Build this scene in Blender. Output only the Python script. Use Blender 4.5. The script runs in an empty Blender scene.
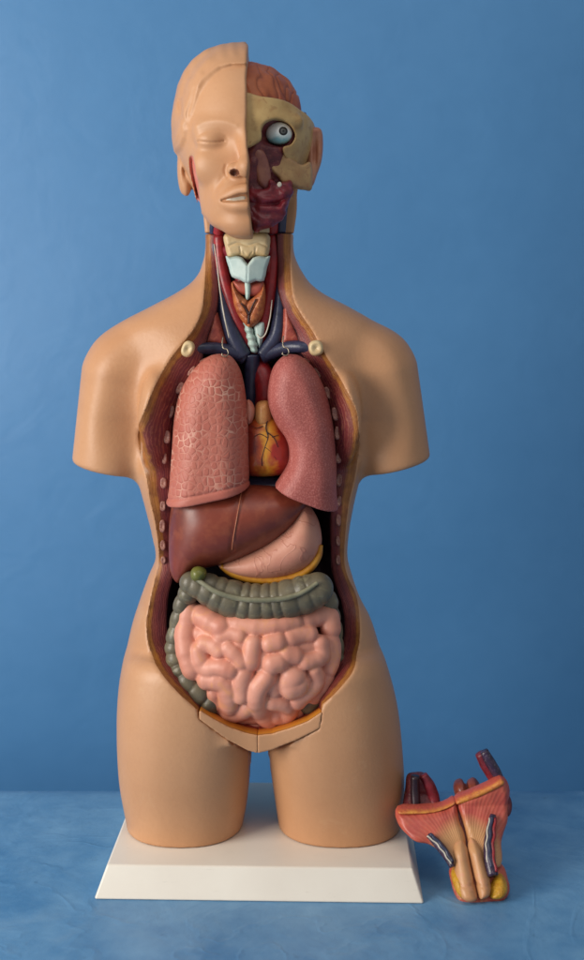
import bpy, math, random
import numpy as np

random.seed(4)
rng = np.random.default_rng(4)
D = 1250.0            # camera to the plane y=0, in mm
CX, CY, CZ = 292.0, 300.0, 539.0
scene = bpy.context.scene
COL = scene.collection

# ---------------------------------------------------------------- helpers
def W(px, py, y=0.0):
    s = (D + y) / D
    return np.array([(px - CX) * s, y, CZ - (py - CY) * s])

def pts(lst, y):
    """list of (px,py) or (px,py,y) -> world mm"""
    return np.array([W(p[0], p[1], p[2] if len(p) > 2 else y) for p in lst], float)

def crspline(P, n=8, closed=False):
    P = np.asarray(P, float)
    out = []
    N = len(P)
    rngi = range(N if closed else N - 1)
    for i in rngi:
        if closed:
            p0, p1, p2, p3 = P[(i - 1) % N], P[i], P[(i + 1) % N], P[(i + 2) % N]
        else:
            p1, p2 = P[i], P[i + 1]
            p0 = P[i - 1] if i > 0 else 2 * p1 - p2
            p3 = P[i + 2] if i + 2 < N else 2 * p2 - p1
        t = (np.arange(n) / n)[:, None]
        out.append(0.5 * ((2 * p1) + (-p0 + p2) * t + (2 * p0 - 5 * p1 + 4 * p2 - p3) * t**2 + (-p0 + 3 * p1 - 3 * p2 + p3) * t**3))
    out = np.concatenate(out)
    if not closed:
        out = np.vstack([out, P[-1]])
    return out

def cubic(xq, xs, ys):
    """monotone-ish cubic interpolation"""
    xs, ys = np.asarray(xs, float), np.asarray(ys, float)
    d = np.diff(ys) / np.diff(xs)
    m = np.zeros_like(ys)
    m[1:-1] = (d[:-1] * np.diff(xs)[1:] + d[1:] * np.diff(xs)[:-1]) / (xs[2:] - xs[:-2])
    m[0], m[-1] = d[0], d[-1]
    xq = np.clip(xq, xs[0], xs[-1])
    i = np.clip(np.searchsorted(xs, xq) - 1, 0, len(xs) - 2)
    h = xs[i + 1] - xs[i]
    t = (xq - xs[i]) / h
    return ((2*t**3 - 3*t**2 + 1) * ys[i] + (t**3 - 2*t**2 + t) * h * m[i] + (-2*t**3 + 3*t**2) * ys[i+1] + (t**3 - t**2) * h * m[i+1])

def poly_sd(x, z, poly):
    """signed distance, positive inside; poly (N,2)"""
    x, z = np.broadcast_arrays(np.asarray(x, float), np.asarray(z, float))
    best = np.full(x.shape, 1e18)
    ins = np.zeros(x.shape, bool)
    N = len(poly)
    for i in range(N):
        ax, az = poly[i]; bx, bz = poly[(i + 1) % N]
        dx, dz = bx - ax, bz - az
        L = dx * dx + dz * dz
        if L < 1e-12: continue
        t = np.clip(((x - ax) * dx + (z - az) * dz) / L, 0, 1)
        best = np.minimum(best, (x - ax - t * dx)**2 + (z - az - t * dz)**2)
        if dz != 0:
            c = ((az > z) != (bz > z)) & (x < dx * (z - az) / dz + ax)
            ins ^= c
    d = np.sqrt(best)
    return np.where(ins, d, -d)

def line_d(x, z, pl):
    best = np.full(np.broadcast(x, z).shape, 1e18)
    for (ax, az), (bx, bz) in zip(pl[:-1], pl[1:]):
        dx, dz = bx - ax, bz - az
        L = dx*dx + dz*dz + 1e-9
        t = np.clip(((x - ax) * dx + (z - az) * dz) / L, 0, 1)
        best = np.minimum(best, (x - ax - t * dx)**2 + (z - az - t * dz)**2)
    return np.sqrt(best)

def smin(a, b, k):
    h = np.clip(0.5 + 0.5 * (b - a) / k, 0, 1)
    return b * (1 - h) + a * h - k * h * (1 - h)

def smax(a, b, k):
    return -smin(-a, -b, k)

def sstep(e0, e1, x):
    t = np.clip((x - e0) / (e1 - e0), 0, 1)
    return t * t * (3 - 2 * t)

def ell(X, Y, Z, c, r):
    u, v, w = (X - c[0]) / r[0], (Y - c[1]) / r[1], (Z - c[2]) / r[2]
    q = np.sqrt(u*u + v*v + w*w)
    g = np.sqrt((u / r[0])**2 + (v / r[1])**2 + (w / r[2])**2) + 1e-9
    return q * (q - 1) / g

def cap(X, Y, Z, a, b, ra, rb=None):
    rb = ra if rb is None else rb
    d = np.asarray(b) - np.asarray(a)
    L = float(d @ d) + 1e-9
    t = np.clip(((X - a[0]) * d[0] + (Y - a[1]) * d[1] + (Z - a[2]) * d[2]) / L, 0, 1)
    return np.sqrt((X - a[0] - t * d[0])**2 + (Y - a[1] - t * d[1])**2 + (Z - a[2] - t * d[2])**2) - (ra + (rb - ra) * t)

def vnoise(x, y, z, seed=0):
    """cheap smooth noise from sines"""
    r = np.random.default_rng(seed)
    out = 0
    for _ in range(6):
        k = r.normal(size=3); k /= np.linalg.norm(k)
        k *= r.uniform(0.6, 1.5)
        out = out + np.sin(k[0]*x + k[1]*y + k[2]*z + r.uniform(0, 6.28))
    return out / 3.0

def grid(lo, hi, res):
    ax = [np.arange(l - 2.5 * res, h + 2.5 * res, res, dtype=np.float32) for l, h in zip(lo, hi)]
    return ax[0][:, None, None], ax[1][None, :, None], ax[2][None, None, :]

def snets(f, X, Y, Z, smooth=2):
    f = np.ascontiguousarray(np.broadcast_to(f, (X.size, Y.size, Z.size)).astype(np.float32))
    f[np.abs(f) < 1e-6] = 1e-6
    f[[0, -1]] = np.maximum(f[[0, -1]], .01); f[:, [0, -1]] = np.maximum(f[:, [0, -1]], .01); f[:, :, [0, -1]] = np.maximum(f[:, :, [0, -1]], .01)
    s = f < 0
    nx, ny, nz = f.shape
    cnt = np.zeros((nx-1, ny-1, nz-1), np.int8)
    for i in (0, 1):
        for j in (0, 1):
            for k in (0, 1):
                cnt += s[i:nx-1+i, j:ny-1+j, k:nz-1+k]
    act = (cnt > 0) & (cnt < 8)
    I = np.argwhere(act)
    vid = np.full(act.shape, -1, np.int32)
    vid[act] = np.arange(len(I))
    acc = np.zeros((len(I), 3)); n = np.zeros(len(I))
    for a in range(3):
        o1, o2 = [x for x in range(3) if x != a]
        for p in (0, 1):
            for q in (0, 1):
                c0 = I.copy(); c0[:, o1] += p; c0[:, o2] += q
                c1 = c0.copy(); c1[:, a] += 1
                f0 = f[c0[:, 0], c0[:, 1], c0[:, 2]]; f1 = f[c1[:, 0], c1[:, 1], c1[:, 2]]
                m = (f0 < 0) != (f1 < 0)
                t = f0[m] / (f0[m] - f1[m])
                pnt = c0[m].astype(float); pnt[:, a] += t
                acc[m] += pnt; n[m] += 1
    V = acc / n[:, None]
    quads = []
    for a in range(3):
        o1, o2 = (a + 1) % 3, (a + 2) % 3
        sl0 = [slice(None)] * 3; sl1 = [slice(None)] * 3
        sl0[a] = slice(0, -1); sl1[a] = slice(1, None)
        ch = s[tuple(sl0)] != s[tuple(sl1)]
        E = np.argwhere(ch)
        E = E[(E[:, o1] > 0) & (E[:, o2] > 0) & (E[:, o1] < f.shape[o1]-1) & (E[:, o2] < f.shape[o2]-1)]
        sg = s[E[:, 0], E[:, 1], E[:, 2]]
        def cell(d1, d2):
            c = E.copy(); c[:, o1] += d1; c[:, o2] += d2
            return vid[c[:, 0], c[:, 1], c[:, 2]]
        q = np.stack([cell(-1, -1), cell(0, -1), cell(0, 0), cell(-1, 0)], 1)
        q[~sg] = q[~sg][:, ::-1]
        quads.append(q)
    Q = np.concatenate(quads)
    res = X.ravel()[1] - X.ravel()[0]
    V = V * res + np.array([X.ravel()[0], Y.ravel()[0], Z.ravel()[0]])
    if smooth:
        e = np.concatenate([Q[:, [0, 1]], Q[:, [1, 2]], Q[:, [2, 3]], Q[:, [3, 0]]])
        deg = np.bincount(e[:, 0], minlength=len(V)) + np.bincount(e[:, 1], minlength=len(V))
        for it in range(smooth):
            for lam in (0.5, -0.52):
                L = np.zeros_like(V)
                for c in range(3):
                    L[:, c] = np.bincount(e[:, 0], V[e[:, 1], c], len(V)) + np.bincount(e[:, 1], V[e[:, 0], c], len(V))
                V = V + lam * (L / np.maximum(deg, 1)[:, None] - V)
    return V, Q

ORIG = {}
def new_mesh(name, V, F, mat, parent=None, attrs=None, smooth=True, origin=None):
    """V in mm (world); F (n,4)/(n,3) array or list of faces"""
    V = np.asarray(V, float) / 1000.0
    if origin is None:
        lo, hi = V.min(0), V.max(0)
        origin = np.array([(lo[0]+hi[0])/2, (lo[1]+hi[1])/2, lo[2]])
    else:
        origin = np.asarray(origin, float) / 1000.0
    me = bpy.data.meshes.new(name)
    L = V - origin
    if isinstance(F, np.ndarray):
        k = F.shape[1]
        me.vertices.add(len(L)); me.vertices.foreach_set('co', L.astype(np.float32).ravel())
        me.loops.add(F.size); me.loops.foreach_set('vertex_index', F.astype(np.int32).ravel())
        me.polygons.add(len(F)); me.polygons.foreach_set('loop_start', np.arange(0, F.size, k, dtype=np.int32))
        me.update(calc_edges=True)
    else:
        me.from_pydata([tuple(v) for v in L], [], [tuple(int(i) for i in f) for f in F])
    me.validate()
    if smooth:
        me.polygons.foreach_set('use_smooth', np.ones(len(me.polygons), bool))
    if attrs:
        for kx, v in attrs.items():
            a = me.attributes.new(kx, 'FLOAT', 'POINT')
            a.data.foreach_set('value', np.asarray(v, np.float32))
    me.materials.append(mat)
    o = bpy.data.objects.new(name, me)
    COL.objects.link(o)
    ORIG[o.name] = origin
    po = ORIG[parent.name] if parent is not None else np.zeros(3)
    o.parent = parent
    o.location = tuple(origin - po)
    return o

def empty(name, loc_mm):
    o = bpy.data.objects.new(name, None)
    o.empty_display_size = 0.05
    COL.objects.link(o)
    o.location = tuple(np.asarray(loc_mm) / 1000.0)
    ORIG[o.name] = np.asarray(loc_mm, float) / 1000.0
    return o

def tag(o, label=None, cat=None, group=None, kind=None):
    if label: o['label'] = label
    if cat: o['category'] = cat
    if group: o['group'] = group
    if kind: o['kind'] = kind
    return o

def tube(path, rad, n=14, caps=True, flat=None):
    """swept tube along mm path with radius array; flat=(sx along side, sy)"""
    P = np.asarray(path, float); N = len(P)
    R = np.broadcast_to(np.asarray(rad, float), (N,)) if np.ndim(rad) == 0 else np.interp(np.linspace(0, 1, N), np.linspace(0, 1, len(rad)), rad)
    T = np.gradient(P, axis=0); T /= np.linalg.norm(T, axis=1)[:, None] + 1e-9
    up = np.array([0, -1.0, 0.05])
    V = []
    a = np.linspace(0, 2*np.pi, n, endpoint=False)
    for i in range(N):
        s = np.cross(T[i], up); s /= np.linalg.norm(s) + 1e-9
        u = np.cross(s, T[i])
        V.append(P[i] + R[i] * (np.cos(a)[:, None] * s + np.sin(a)[:, None] * u * (flat or 1.0)))
    V = np.concatenate(V)
    F = []
    for i in range(N-1):
        for j in range(n):
            F.append((i*n+j, i*n+(j+1) % n, (i+1)*n+(j+1) % n, (i+1)*n+j))
    if caps:
        F.append(tuple(range(n))[::-1]); F.append(tuple((N-1)*n + j for j in range(n)))
    return V, [f[::-1] for f in F]

# ---------------------------------------------------------------- materials
def srgb(r, g, b):
    f = lambda c: (c/255/12.92) if c <= 10 else ((c/255+0.055)/1.055)**2.4
    return (f(r), f(g), f(b), 1)

class NT:
    def __init__(s, name):
        s.m = bpy.data.materials.new(name); s.m.use_nodes = True
        s.t = s.m.node_tree; s.b = s.t.nodes['Principled BSDF']
        s.co = s.n('ShaderNodeTexCoord').outputs['Object']
    def n(s, ty, **kw):
        x = s.t.nodes.new(ty)
        for k, v in kw.items():
            if k in x.inputs: x.inputs[k].default_value = v
            else: setattr(x, k, v)
        return x
    def l(s, a, b): s.t.links.new(a, b)
    def noise(s, scale, detail=4, rough=0.55, vec=None, dist=0.0):
        x = s.n('ShaderNodeTexNoise'); x.inputs['Scale'].default_value = scale; x.inputs['Detail'].default_value = detail
        x.inputs['Roughness'].default_value = rough; x.inputs['Distortion'].default_value = dist
        s.l(vec or s.co, x.inputs['Vector']); return x.outputs['Fac']
    def mix(s, fac, a, b, blend='MIX'):
        x = s.n('ShaderNodeMix'); x.data_type = 'RGBA'; x.blend_type = blend
        for v, i in ((fac, 0), (a, 6), (b, 7)):
            if isinstance(v, (int, float)): x.inputs[i].default_value = v
            elif isinstance(v, tuple): x.inputs[i].default_value = v
            else: s.l(v, x.inputs[i])
        return x.outputs[2]
    def ramp(s, fac, stops, interp='LINEAR'):
        x = s.n('ShaderNodeValToRGB'); r = x.color_ramp; r.interpolation = interp
        while len(r.elements) < len(stops): r.elements.new(0.5)
        for e, (p, c) in zip(r.elements, stops):
            e.position = p; e.color = c if isinstance(c, tuple) else (c, c, c, 1)
        s.l(fac, x.inputs[0]); return x.outputs[0]
    def math(s, op, a, b=0.0, clamp=False):
        x = s.n('ShaderNodeMath'); x.operation = op; x.use_clamp = clamp
        for v, i in ((a, 0), (b, 1)):
            if isinstance(v, (int, float)): x.inputs[i].default_value = v
            else: s.l(v, x.inputs[i])
        return x.outputs[0]
    def attr(s, name):
        x = s.n('ShaderNodeAttribute'); x.attribute_name = name; return x.outputs['Fac']
    def mapping(s, scale=(1, 1, 1), rot=(0, 0, 0), vec=None):
        x = s.n('ShaderNodeMapping'); x.inputs['Scale'].default_value = scale; x.inputs['Rotation'].default_value = rot
        s.l(vec or s.co, x.inputs['Vector']); return x.outputs[0]
    def bump(s, h, dist=0.0005, strength=0.5, prev=None):
        x = s.n('ShaderNodeBump'); x.inputs['Distance'].default_value = dist; x.inputs['Strength'].default_value = strength
        s.l(h, x.inputs['Height'])
        if prev is not None: s.l(prev, x.inputs['Normal'])
        return x.outputs[0]
    def done(s, color, rough=0.45, normal=None, spec=0.5, coat=0.0, metal=0.0, coat_rough=0.2):
        for v, k in ((color, 'Base Color'), (rough, 'Roughness')):
            if isinstance(v, (int, float, tuple)): s.b.inputs[k].default_value = v
            else: s.l(v, s.b.inputs[k])
        s.b.inputs['Specular IOR Level'].default_value = spec
        s.b.inputs['Coat Weight'].default_value = coat
        s.b.inputs['Coat Roughness'].default_value = coat_rough
        s.b.inputs['Metallic'].default_value = metal
        if normal is not None: s.l(normal, s.b.inputs['Normal'])
        return s.m

def painted(name, c1, c2, scale=40, rough=0.4, bump_scale=300, bump=0.25, dist=0.0005, c3=None, coat=0.0, spec=0.5):
    t = NT(name)
    c = t.mix(t.ramp(t.noise(scale, 5), [(0.35, 0.0), (0.68, 1.0)]), c1, c2)
    if c3: c = t.mix(t.ramp(t.noise(scale * 2.7, 4, dist=1.0), [(0.55, 0.0), (0.72, 0.8)]), c, c3)
    nrm = t.bump(t.noise(bump_scale, 4), dist, bump)
    r = t.math('ADD', t.math('MULTIPLY', t.noise(90, 3), 0.22), rough - 0.11)
    return t.done(c, r, nrm, coat=coat, spec=spec)

SKIN1, SKIN2 = srgb(200, 150, 110), srgb(190, 138, 98)
def skin_color(t):
    c = t.mix(t.ramp(t.noise(7, 3), [(0.35, 0.0), (0.7, 1.0)]), SKIN1, SKIN2)
    c = t.mix(t.math('MULTIPLY', t.ramp(t.noise(260, 3), [(0.45, 0.0), (0.75, 1.0)]), 0.13), c, srgb(176, 124, 86))
    scuff = t.ramp(t.noise(16, 8, 0.75, dist=0.6), [(0.6, 0.0), (0.7, 0.35)])
    c = t.mix(scuff, c, srgb(206, 166, 128))
    grime = t.ramp(t.noise(4.5, 6, 0.65, dist=1.2), [(0.55, 0.0), (0.75, 0.28)])
    c = t.mix(grime, c, srgb(158, 106, 72))
    return c
def skin_finish(t, c, bumpin=None):
    nrm = t.bump(t.noise(420, 3), 0.0003, 0.12)
    nrm = t.bump(t.noise(30, 2), 0.0012, 0.16, nrm)
    r = t.math('ADD', t.math('MULTIPLY', t.noise(25, 4), 0.18), 0.36)
    return t.done(c, r, nrm, spec=0.42)

def mk_rim():
    t = NT('painted_shell')
    a = t.attr('rim')
    st = t.mapping((60, 60, 9))
    wob = t.math('MULTIPLY', t.math('SUBTRACT', t.noise(60, 4), 0.5), 0.13)
    fine = t.math('MULTIPLY', t.math('SUBTRACT', t.noise(5, 3, vec=st), 0.5), 0.16)
    a1 = t.math('ADD', a, t.math('MULTIPLY', t.math('ADD', wob, fine), t.math('GREATER_THAN', a, 0.03)))
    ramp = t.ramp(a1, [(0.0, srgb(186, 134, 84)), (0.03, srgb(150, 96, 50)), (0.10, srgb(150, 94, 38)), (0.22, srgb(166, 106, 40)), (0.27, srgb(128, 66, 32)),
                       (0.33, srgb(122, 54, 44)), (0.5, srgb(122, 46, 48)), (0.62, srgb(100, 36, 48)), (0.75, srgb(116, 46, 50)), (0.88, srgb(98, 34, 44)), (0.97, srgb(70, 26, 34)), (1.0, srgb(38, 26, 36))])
    # fibre streaks along the rim
    saw = t.math('SINE', t.math('MULTIPLY', a1, 75.0))
    streak = t.math('MULTIPLY', t.math('MULTIPLY', t.ramp(saw, [(0.2, 0.0), (0.9, 1.0)]), t.math('GREATER_THAN', a1, 0.08)), t.math('LESS_THAN', a1, 0.95))
    cutc = t.mix(t.math('MULTIPLY', t.math('MULTIPLY', streak, t.noise(40, 4)), 0.5), ramp, srgb(196, 122, 88))
    cutc = t.mix(t.ramp(t.noise(110, 5), [(0.45, 0.0), (0.75, 0.5)]), cutc, srgb(82, 34, 26))
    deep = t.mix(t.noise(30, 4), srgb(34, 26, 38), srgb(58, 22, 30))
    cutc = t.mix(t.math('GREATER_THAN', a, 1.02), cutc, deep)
    c = t.mix(t.ramp(t.math('MULTIPLY', a, 30.0, True), [(0.0, 0.0), (0.6, 1.0)]), skin_color(t), cutc)
    nrm = t.bump(t.math('ADD', t.math('MULTIPLY', streak, 0.6), t.noise(300, 4)), 0.0006, 0.35)
    r = t.math('ADD', t.math('MULTIPLY', t.noise(25, 4), 0.2), 0.33)
    return t.done(c, r, nrm, spec=0.45)
M_RIM = mk_rim()

def mk_insertskin():
    t = NT('layered_insert')
    a = t.math('ADD', t.attr('depth'), t.math('MULTIPLY', t.math('SUBTRACT', t.noise(90, 3), 0.5), 3.0))
    f = t.math('DIVIDE', a, 40.0, True)
    lay = t.ramp(f, [(0.0, SKIN1), (0.06, srgb(150, 95, 45)), (0.10, srgb(206, 136, 44)), (0.40, srgb(190, 108, 34)), (0.46, srgb(120, 52, 26)), (0.52, srgb(176, 62, 50)), (0.8, srgb(160, 58, 52)), (1.0, srgb(120, 40, 40))])
    c = t.mix(t.math('GREATER_THAN', t.attr('depth'), 1.3), skin_color(t), lay)
    return skin_finish(t, c)
M_INSERT = mk_insertskin()

def mk_headskin():
    t = NT('head_skin')
    c = skin_color(t)
    c = t.mix(t.ramp(t.attr('red'), [(0.3, 0.0), (0.7, 1.0)]), c, t.mix(t.noise(120, 4), srgb(196, 88, 72), srgb(226, 160, 140)))
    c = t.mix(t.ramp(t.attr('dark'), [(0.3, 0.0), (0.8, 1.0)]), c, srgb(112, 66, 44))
    return skin_finish(t, c)
M_HEAD = mk_headskin()

M_LUNG_CELLS = None
def mk_lung():
    t = NT('lung_lobules')
    w = t.n('ShaderNodeTexVoronoi'); w.feature = 'DISTANCE_TO_EDGE'; w.inputs['Scale'].default_value = 165; w.inputs['Randomness'].default_value = 0.72
    vec = t.n('ShaderNodeVectorMath'); vec.operation = 'ADD'
    ns = t.n('ShaderNodeTexNoise'); ns.inputs['Scale'].default_value = 60; t.l(t.co, ns.inputs['Vector'])
    sc = t.n('ShaderNodeVectorMath'); sc.operation = 'SCALE'; sc.inputs['Scale'].default_value = 0.004
    t.l(ns.outputs['Color'], sc.inputs[0]); t.l(t.mapping((1, 0.22, 0.88)), vec.inputs[0]); t.l(sc.outputs[0], vec.inputs[1]); t.l(vec.outputs[0], w.inputs['Vector'])
    off = t.math('SUBTRACT', 1.0, t.attr('lip'))
    edge = t.math('MULTIPLY', t.ramp(w.outputs['Distance'], [(0.0, 1.0), (0.04, 0.8), (0.09, 0.0)]), off)
    base = t.mix(t.ramp(t.noise(28, 4), [(0.3, 0.0), (0.7, 1.0)]), srgb(192, 116, 97), srgb(178, 98, 83))
    base = t.mix(t.math('MULTIPLY', t.noise(420, 3), 0.4), base, srgb(158, 80, 68))
    msk = t.ramp(t.noise(30, 3), [(0.5, 0.1), (0.68, 0.8)])
    c = t.mix(t.math('MULTIPLY', edge, msk), base, srgb(230, 184, 160))
    h = t.math('MULTIPLY', t.ramp(w.outputs['Distance'], [(0.0, 0.35), (0.035, 0.25), (0.08, 0.0), (0.22, 1.0)]), off)
    h = t.math('ADD', h, t.math('MULTIPLY', t.noise(500, 3), 0.25))
    nrm = t.bump(h, 0.0008, 0.42)
    return t.done(c, 0.48, nrm, spec=0.4)
M_LUNG = mk_lung()
def mk_lung2():
    t = NT('lung_grain')
    base = t.mix(t.ramp(t.noise(22, 4), [(0.3, 0.0), (0.7, 1.0)]), srgb(166, 88, 80), srgb(146, 72, 66))
    base = t.mix(t.ramp(t.noise(700, 3), [(0.45, 0.0), (0.7, 0.7)]), base, srgb(198, 122, 112))
    base = t.mix(t.ramp(t.noise(160, 2), [(0.72, 0.0), (0.78, 0.8)]), base, srgb(214, 150, 138))
    nrm = t.bump(t.noise(650, 5), 0.001, 0.4)
    return t.done(base, 0.5, nrm, spec=0.4)
M_LUNG2 = mk_lung2()
M_LUNG_LIP = painted('lung_cut_edge', srgb(198, 116, 100), srgb(182, 98, 84), 60, 0.45)

def mk_liver():
    t = NT('liver_gloss')
    base = t.mix(t.ramp(t.noise(18, 4), [(0.35, 0.0), (0.7, 1.0)]), srgb(130, 58, 41), srgb(98, 42, 32))
    base = t.mix(t.ramp(t.noise(90, 5), [(0.5, 0.0), (0.8, 0.5)]), base, srgb(166, 92, 60))
    nrm = t.bump(t.noise(60, 3), 0.0012, 0.25)
    r = t.math('ADD', t.math('MULTIPLY', t.noise(40, 4), 0.2), 0.27)
    return t.done(base, r, nrm, spec=0.45, coat=0.12, coat_rough=0.3)
M_LIVER = mk_liver()
M_GALL = painted('gallbladder_olive', srgb(112, 112, 48), srgb(86, 88, 38), 90, 0.35)
def mk_stomach():
    t = NT('stomach_pink')
    base = t.mix(t.ramp(t.noise(24, 4), [(0.35, 0.0), (0.7, 1.0)]), srgb(206, 146, 122), srgb(192, 126, 106))
    vein = t.noise(34, 2, dist=1.4)
    v = t.ramp(vein, [(0.475, 0.0), (0.5, 1.0), (0.525, 0.0)])
    c = t.mix(t.math('MULTIPLY', v, 0.35), base, srgb(168, 92, 76))
    nrm = t.bump(t.math('ADD', v, t.math('MULTIPLY', t.noise(260, 3), 0.6)), 0.0007, 0.4)
    return t.done(c, 0.45, nrm, spec=0.4)
M_STOMACH = mk_stomach()
M_OMENT = painted('omentum_yellow', srgb(206, 146, 44), srgb(180, 112, 30), 120, 0.4, 200, 0.5)
M_COLON = painted('colon_green_grey', srgb(114, 104, 82), srgb(88, 82, 66), 45, 0.38, 240, 0.5, c3=srgb(130, 124, 96))
M_TAENIA = painted('taenia_pale', srgb(136, 132, 106), srgb(108, 106, 84), 90, 0.4)
M_INTEST = painted('intestine_pink', srgb(222, 154, 130), srgb(204, 131, 109), 26, 0.46, 200, 0.3, c3=srgb(220, 150, 104))
M_NAVY = painted('vein_navy', srgb(54, 58, 84), srgb(36, 40, 62), 120, 0.34, 250, 0.4)
M_RED = painted('artery_red', srgb(160, 38, 40), srgb(122, 26, 34), 120, 0.36, 250, 0.4)
M_DKRED = painted('deep_muscle', srgb(138, 40, 50), srgb(96, 26, 38), 120, 0.38, 200, 0.7, 0.001, c3=srgb(150, 60, 64))
M_MAROON = painted('deep_face', srgb(118, 42, 48), srgb(84, 30, 38), 90, 0.45, 160, 0.8, 0.002, c3=srgb(146, 88, 66))
M_WHITE = painted('nerve_white', srgb(214, 206, 190), srgb(190, 180, 160), 100, 0.4)
M_BONE = painted('bone_tan', srgb(204, 170, 112), srgb(180, 142, 88), 50, 0.45, 260, 0.4, c3=srgb(170, 126, 78))
M_CREAM = painted('cartilage_cream', srgb(214, 190, 146), srgb(194, 162, 116), 90, 0.42, 180, 0.4)
M_PALEBLUE = painted('cartilage_pale_blue', srgb(192, 208, 200), srgb(168, 190, 184), 60, 0.42, 180, 0.3)
M_TEAL = painted('trachea_teal', srgb(184, 202, 190), srgb(148, 176, 168), 100, 0.4, 200, 0.5)
M_THYROID = painted('thyroid_orange', srgb(186, 108, 62), srgb(142, 66, 42), 170, 0.4, 220, 0.9, .001, c3=srgb(212, 150, 84))
M_MUSC = painted('neck_muscle', srgb(172, 84, 66), srgb(140, 56, 50), 130, 0.42, 260, 0.6, c3=srgb(196, 112, 86))
M_RIB = painted('rib_pale', srgb(164, 112, 96), srgb(120, 66, 62), 220, 0.45, 260, 0.6, c3=srgb(206, 168, 144))
M_METAL = NT('hook_wire').done(srgb(150, 140, 122), 0.35, None, metal=1.0)
M_DARKLINE = painted('dark_vessel', srgb(60, 26, 24), srgb(40, 20, 22), 120, 0.4)
def mk_brain():
    t = NT('brain_brown')
    base = t.mix(t.ramp(t.noise(50, 4), [(0.35, 0.0), (0.7, 1.0)]), srgb(190, 108, 70), srgb(160, 84, 57))
    c = t.mix(t.ramp(t.attr('fold'), [(0.35, 0.0), (0.9, 1.0)]), base, srgb(92, 38, 30))
    nrm = t.bump(t.noise(220, 4), 0.001, 0.5)
    return t.done(c, 0.5, nrm, spec=0.35)
M_BRAIN = mk_brain()
def mk_heart():
    t = NT('heart_painted')
    n = t.noise(34, 4, dist=0.6)
    s = t.n('ShaderNodeSeparateXYZ'); t.l(t.co, s.inputs[0])
    side = t.math('ADD', t.math('MULTIPLY', s.outputs[0], 22.0), n)
    c = t.ramp(side, [(0.12, srgb(120, 36, 26)), (0.3, srgb(176, 76, 32)), (0.48, srgb(222, 156, 50)), (0.62, srgb(206, 120, 38)), (0.74, srgb(166, 44, 30)), (1.0, srgb(120, 22, 26))])
    nrm = t.bump(t.noise(160, 4), 0.001, 0.4)
    return t.done(c, 0.28, nrm, coat=0.3)
M_HEART = mk_heart()
def mk_eye():
    t = NT('eye_sclera')
    s = t.n('ShaderNodeSeparateXYZ'); t.l(t.co, s.inputs[0])
    f = t.math('ADD', t.math('MULTIPLY', s.outputs[2], 60.0), t.math('MULTIPLY', t.noise(120, 3), 0.5))
    c = t.ramp(f, [(0.5, srgb(132, 178, 178)), (0.7, srgb(206, 220, 216)), (1.0, srgb(240, 240, 234))])
    return t.done(c, 0.22, None, coat=0.3)
M_EYE = mk_eye()
M_IRIS = painted('iris_grey', srgb(96, 96, 92), srgb(74, 74, 72), 400, 0.3)
M_PUPIL = painted('pupil_black', srgb(16, 15, 16), srgb(10, 10, 10), 200, 0.25)
def mk_base():
    t = NT('base_white')
    c = t.mix(t.ramp(t.noise(9, 4), [(0.35, 0.0), (0.75, 1.0)]), srgb(236, 228, 214), srgb(226, 216, 202))
    c = t.mix(t.ramp(t.noise(55, 6, 0.7), [(0.66, 0.0), (0.8, 0.35)]), c, srgb(186, 172, 156))
    sc_ = t.ramp(t.noise(9, 6, 0.6, vec=t.mapping((4, 40, 40), (0.1, 0.2, 0.4))), [(0.66, 0.0), (0.7, 0.3)])
    c = t.mix(sc_, c, srgb(196, 186, 172))
    nrm = t.bump(t.noise(240, 4), 0.0003, 0.25)
    return t.done(c, 0.42, nrm, spec=0.4)
M_BASE = mk_base()

def mk_blue(name, dark, light, table=False):
    t = NT(name)
    n1 = t.noise(5, 5, 0.6); n2 = t.noise(26, 6, 0.65)
    f = t.math('ADD', t.math('MULTIPLY', n1, 0.6), t.math('MULTIPLY', n2, 0.4))
    c = t.mix(t.ramp(f, [(0.38, 0.0), (0.64, 1.0)]), dark, light)
    if table:
        c = t.mix(t.ramp(t.noise(60, 6, 0.7), [(0.62, 0.0), (0.74, 0.5)]), c, srgb(48, 84, 116))
        c = t.mix(t.ramp(t.noise(14, 6, 0.7, dist=0.8), [(0.58, 0.0), (0.72, 0.4)]), c, srgb(120, 156, 186))
    wv = t.n('ShaderNodeTexWave'); wv.inputs['Scale'].default_value = 320; wv.inputs['Distortion'].default_value = 1.5; t.l(t.co, wv.inputs['Vector'])
    h = t.math('ADD', t.math('MULTIPLY', t.noise(14, 4, dist=0.7), 1.0), t.math('ADD', t.math('MULTIPLY', t.noise(500, 3), 0.06), t.math('MULTIPLY', wv.outputs['Fac'], 0.02)))
    if table:
        cr = t.noise(7, 3, 0.5, dist=1.6)
        crease = t.ramp(cr, [(0.46, 0.0), (0.5, 1.0), (0.54, 0.0)])
        h = t.math('ADD', h, t.math('MULTIPLY', crease, 0.15))
    nrm = t.bump(h, 0.006 if table else 0.004, 0.35)
    return t.done(c, 0.5 if table else 0.5, nrm, spec=0.55)
M_WALL = mk_blue('backdrop_blue_paper', srgb(72, 130, 180), srgb(77, 135, 185))
M_TABLE = mk_blue('table_blue_cloth', srgb(74, 128, 174), srgb(116, 162, 198), True)

# ---------------------------------------------------------------- BODY
torso_root = empty('anatomical_torso', (-30, -20, 26))
tag(torso_root, 'life-like anatomical torso with half-skinned head and open front standing on white base', 'anatomical model')

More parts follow.
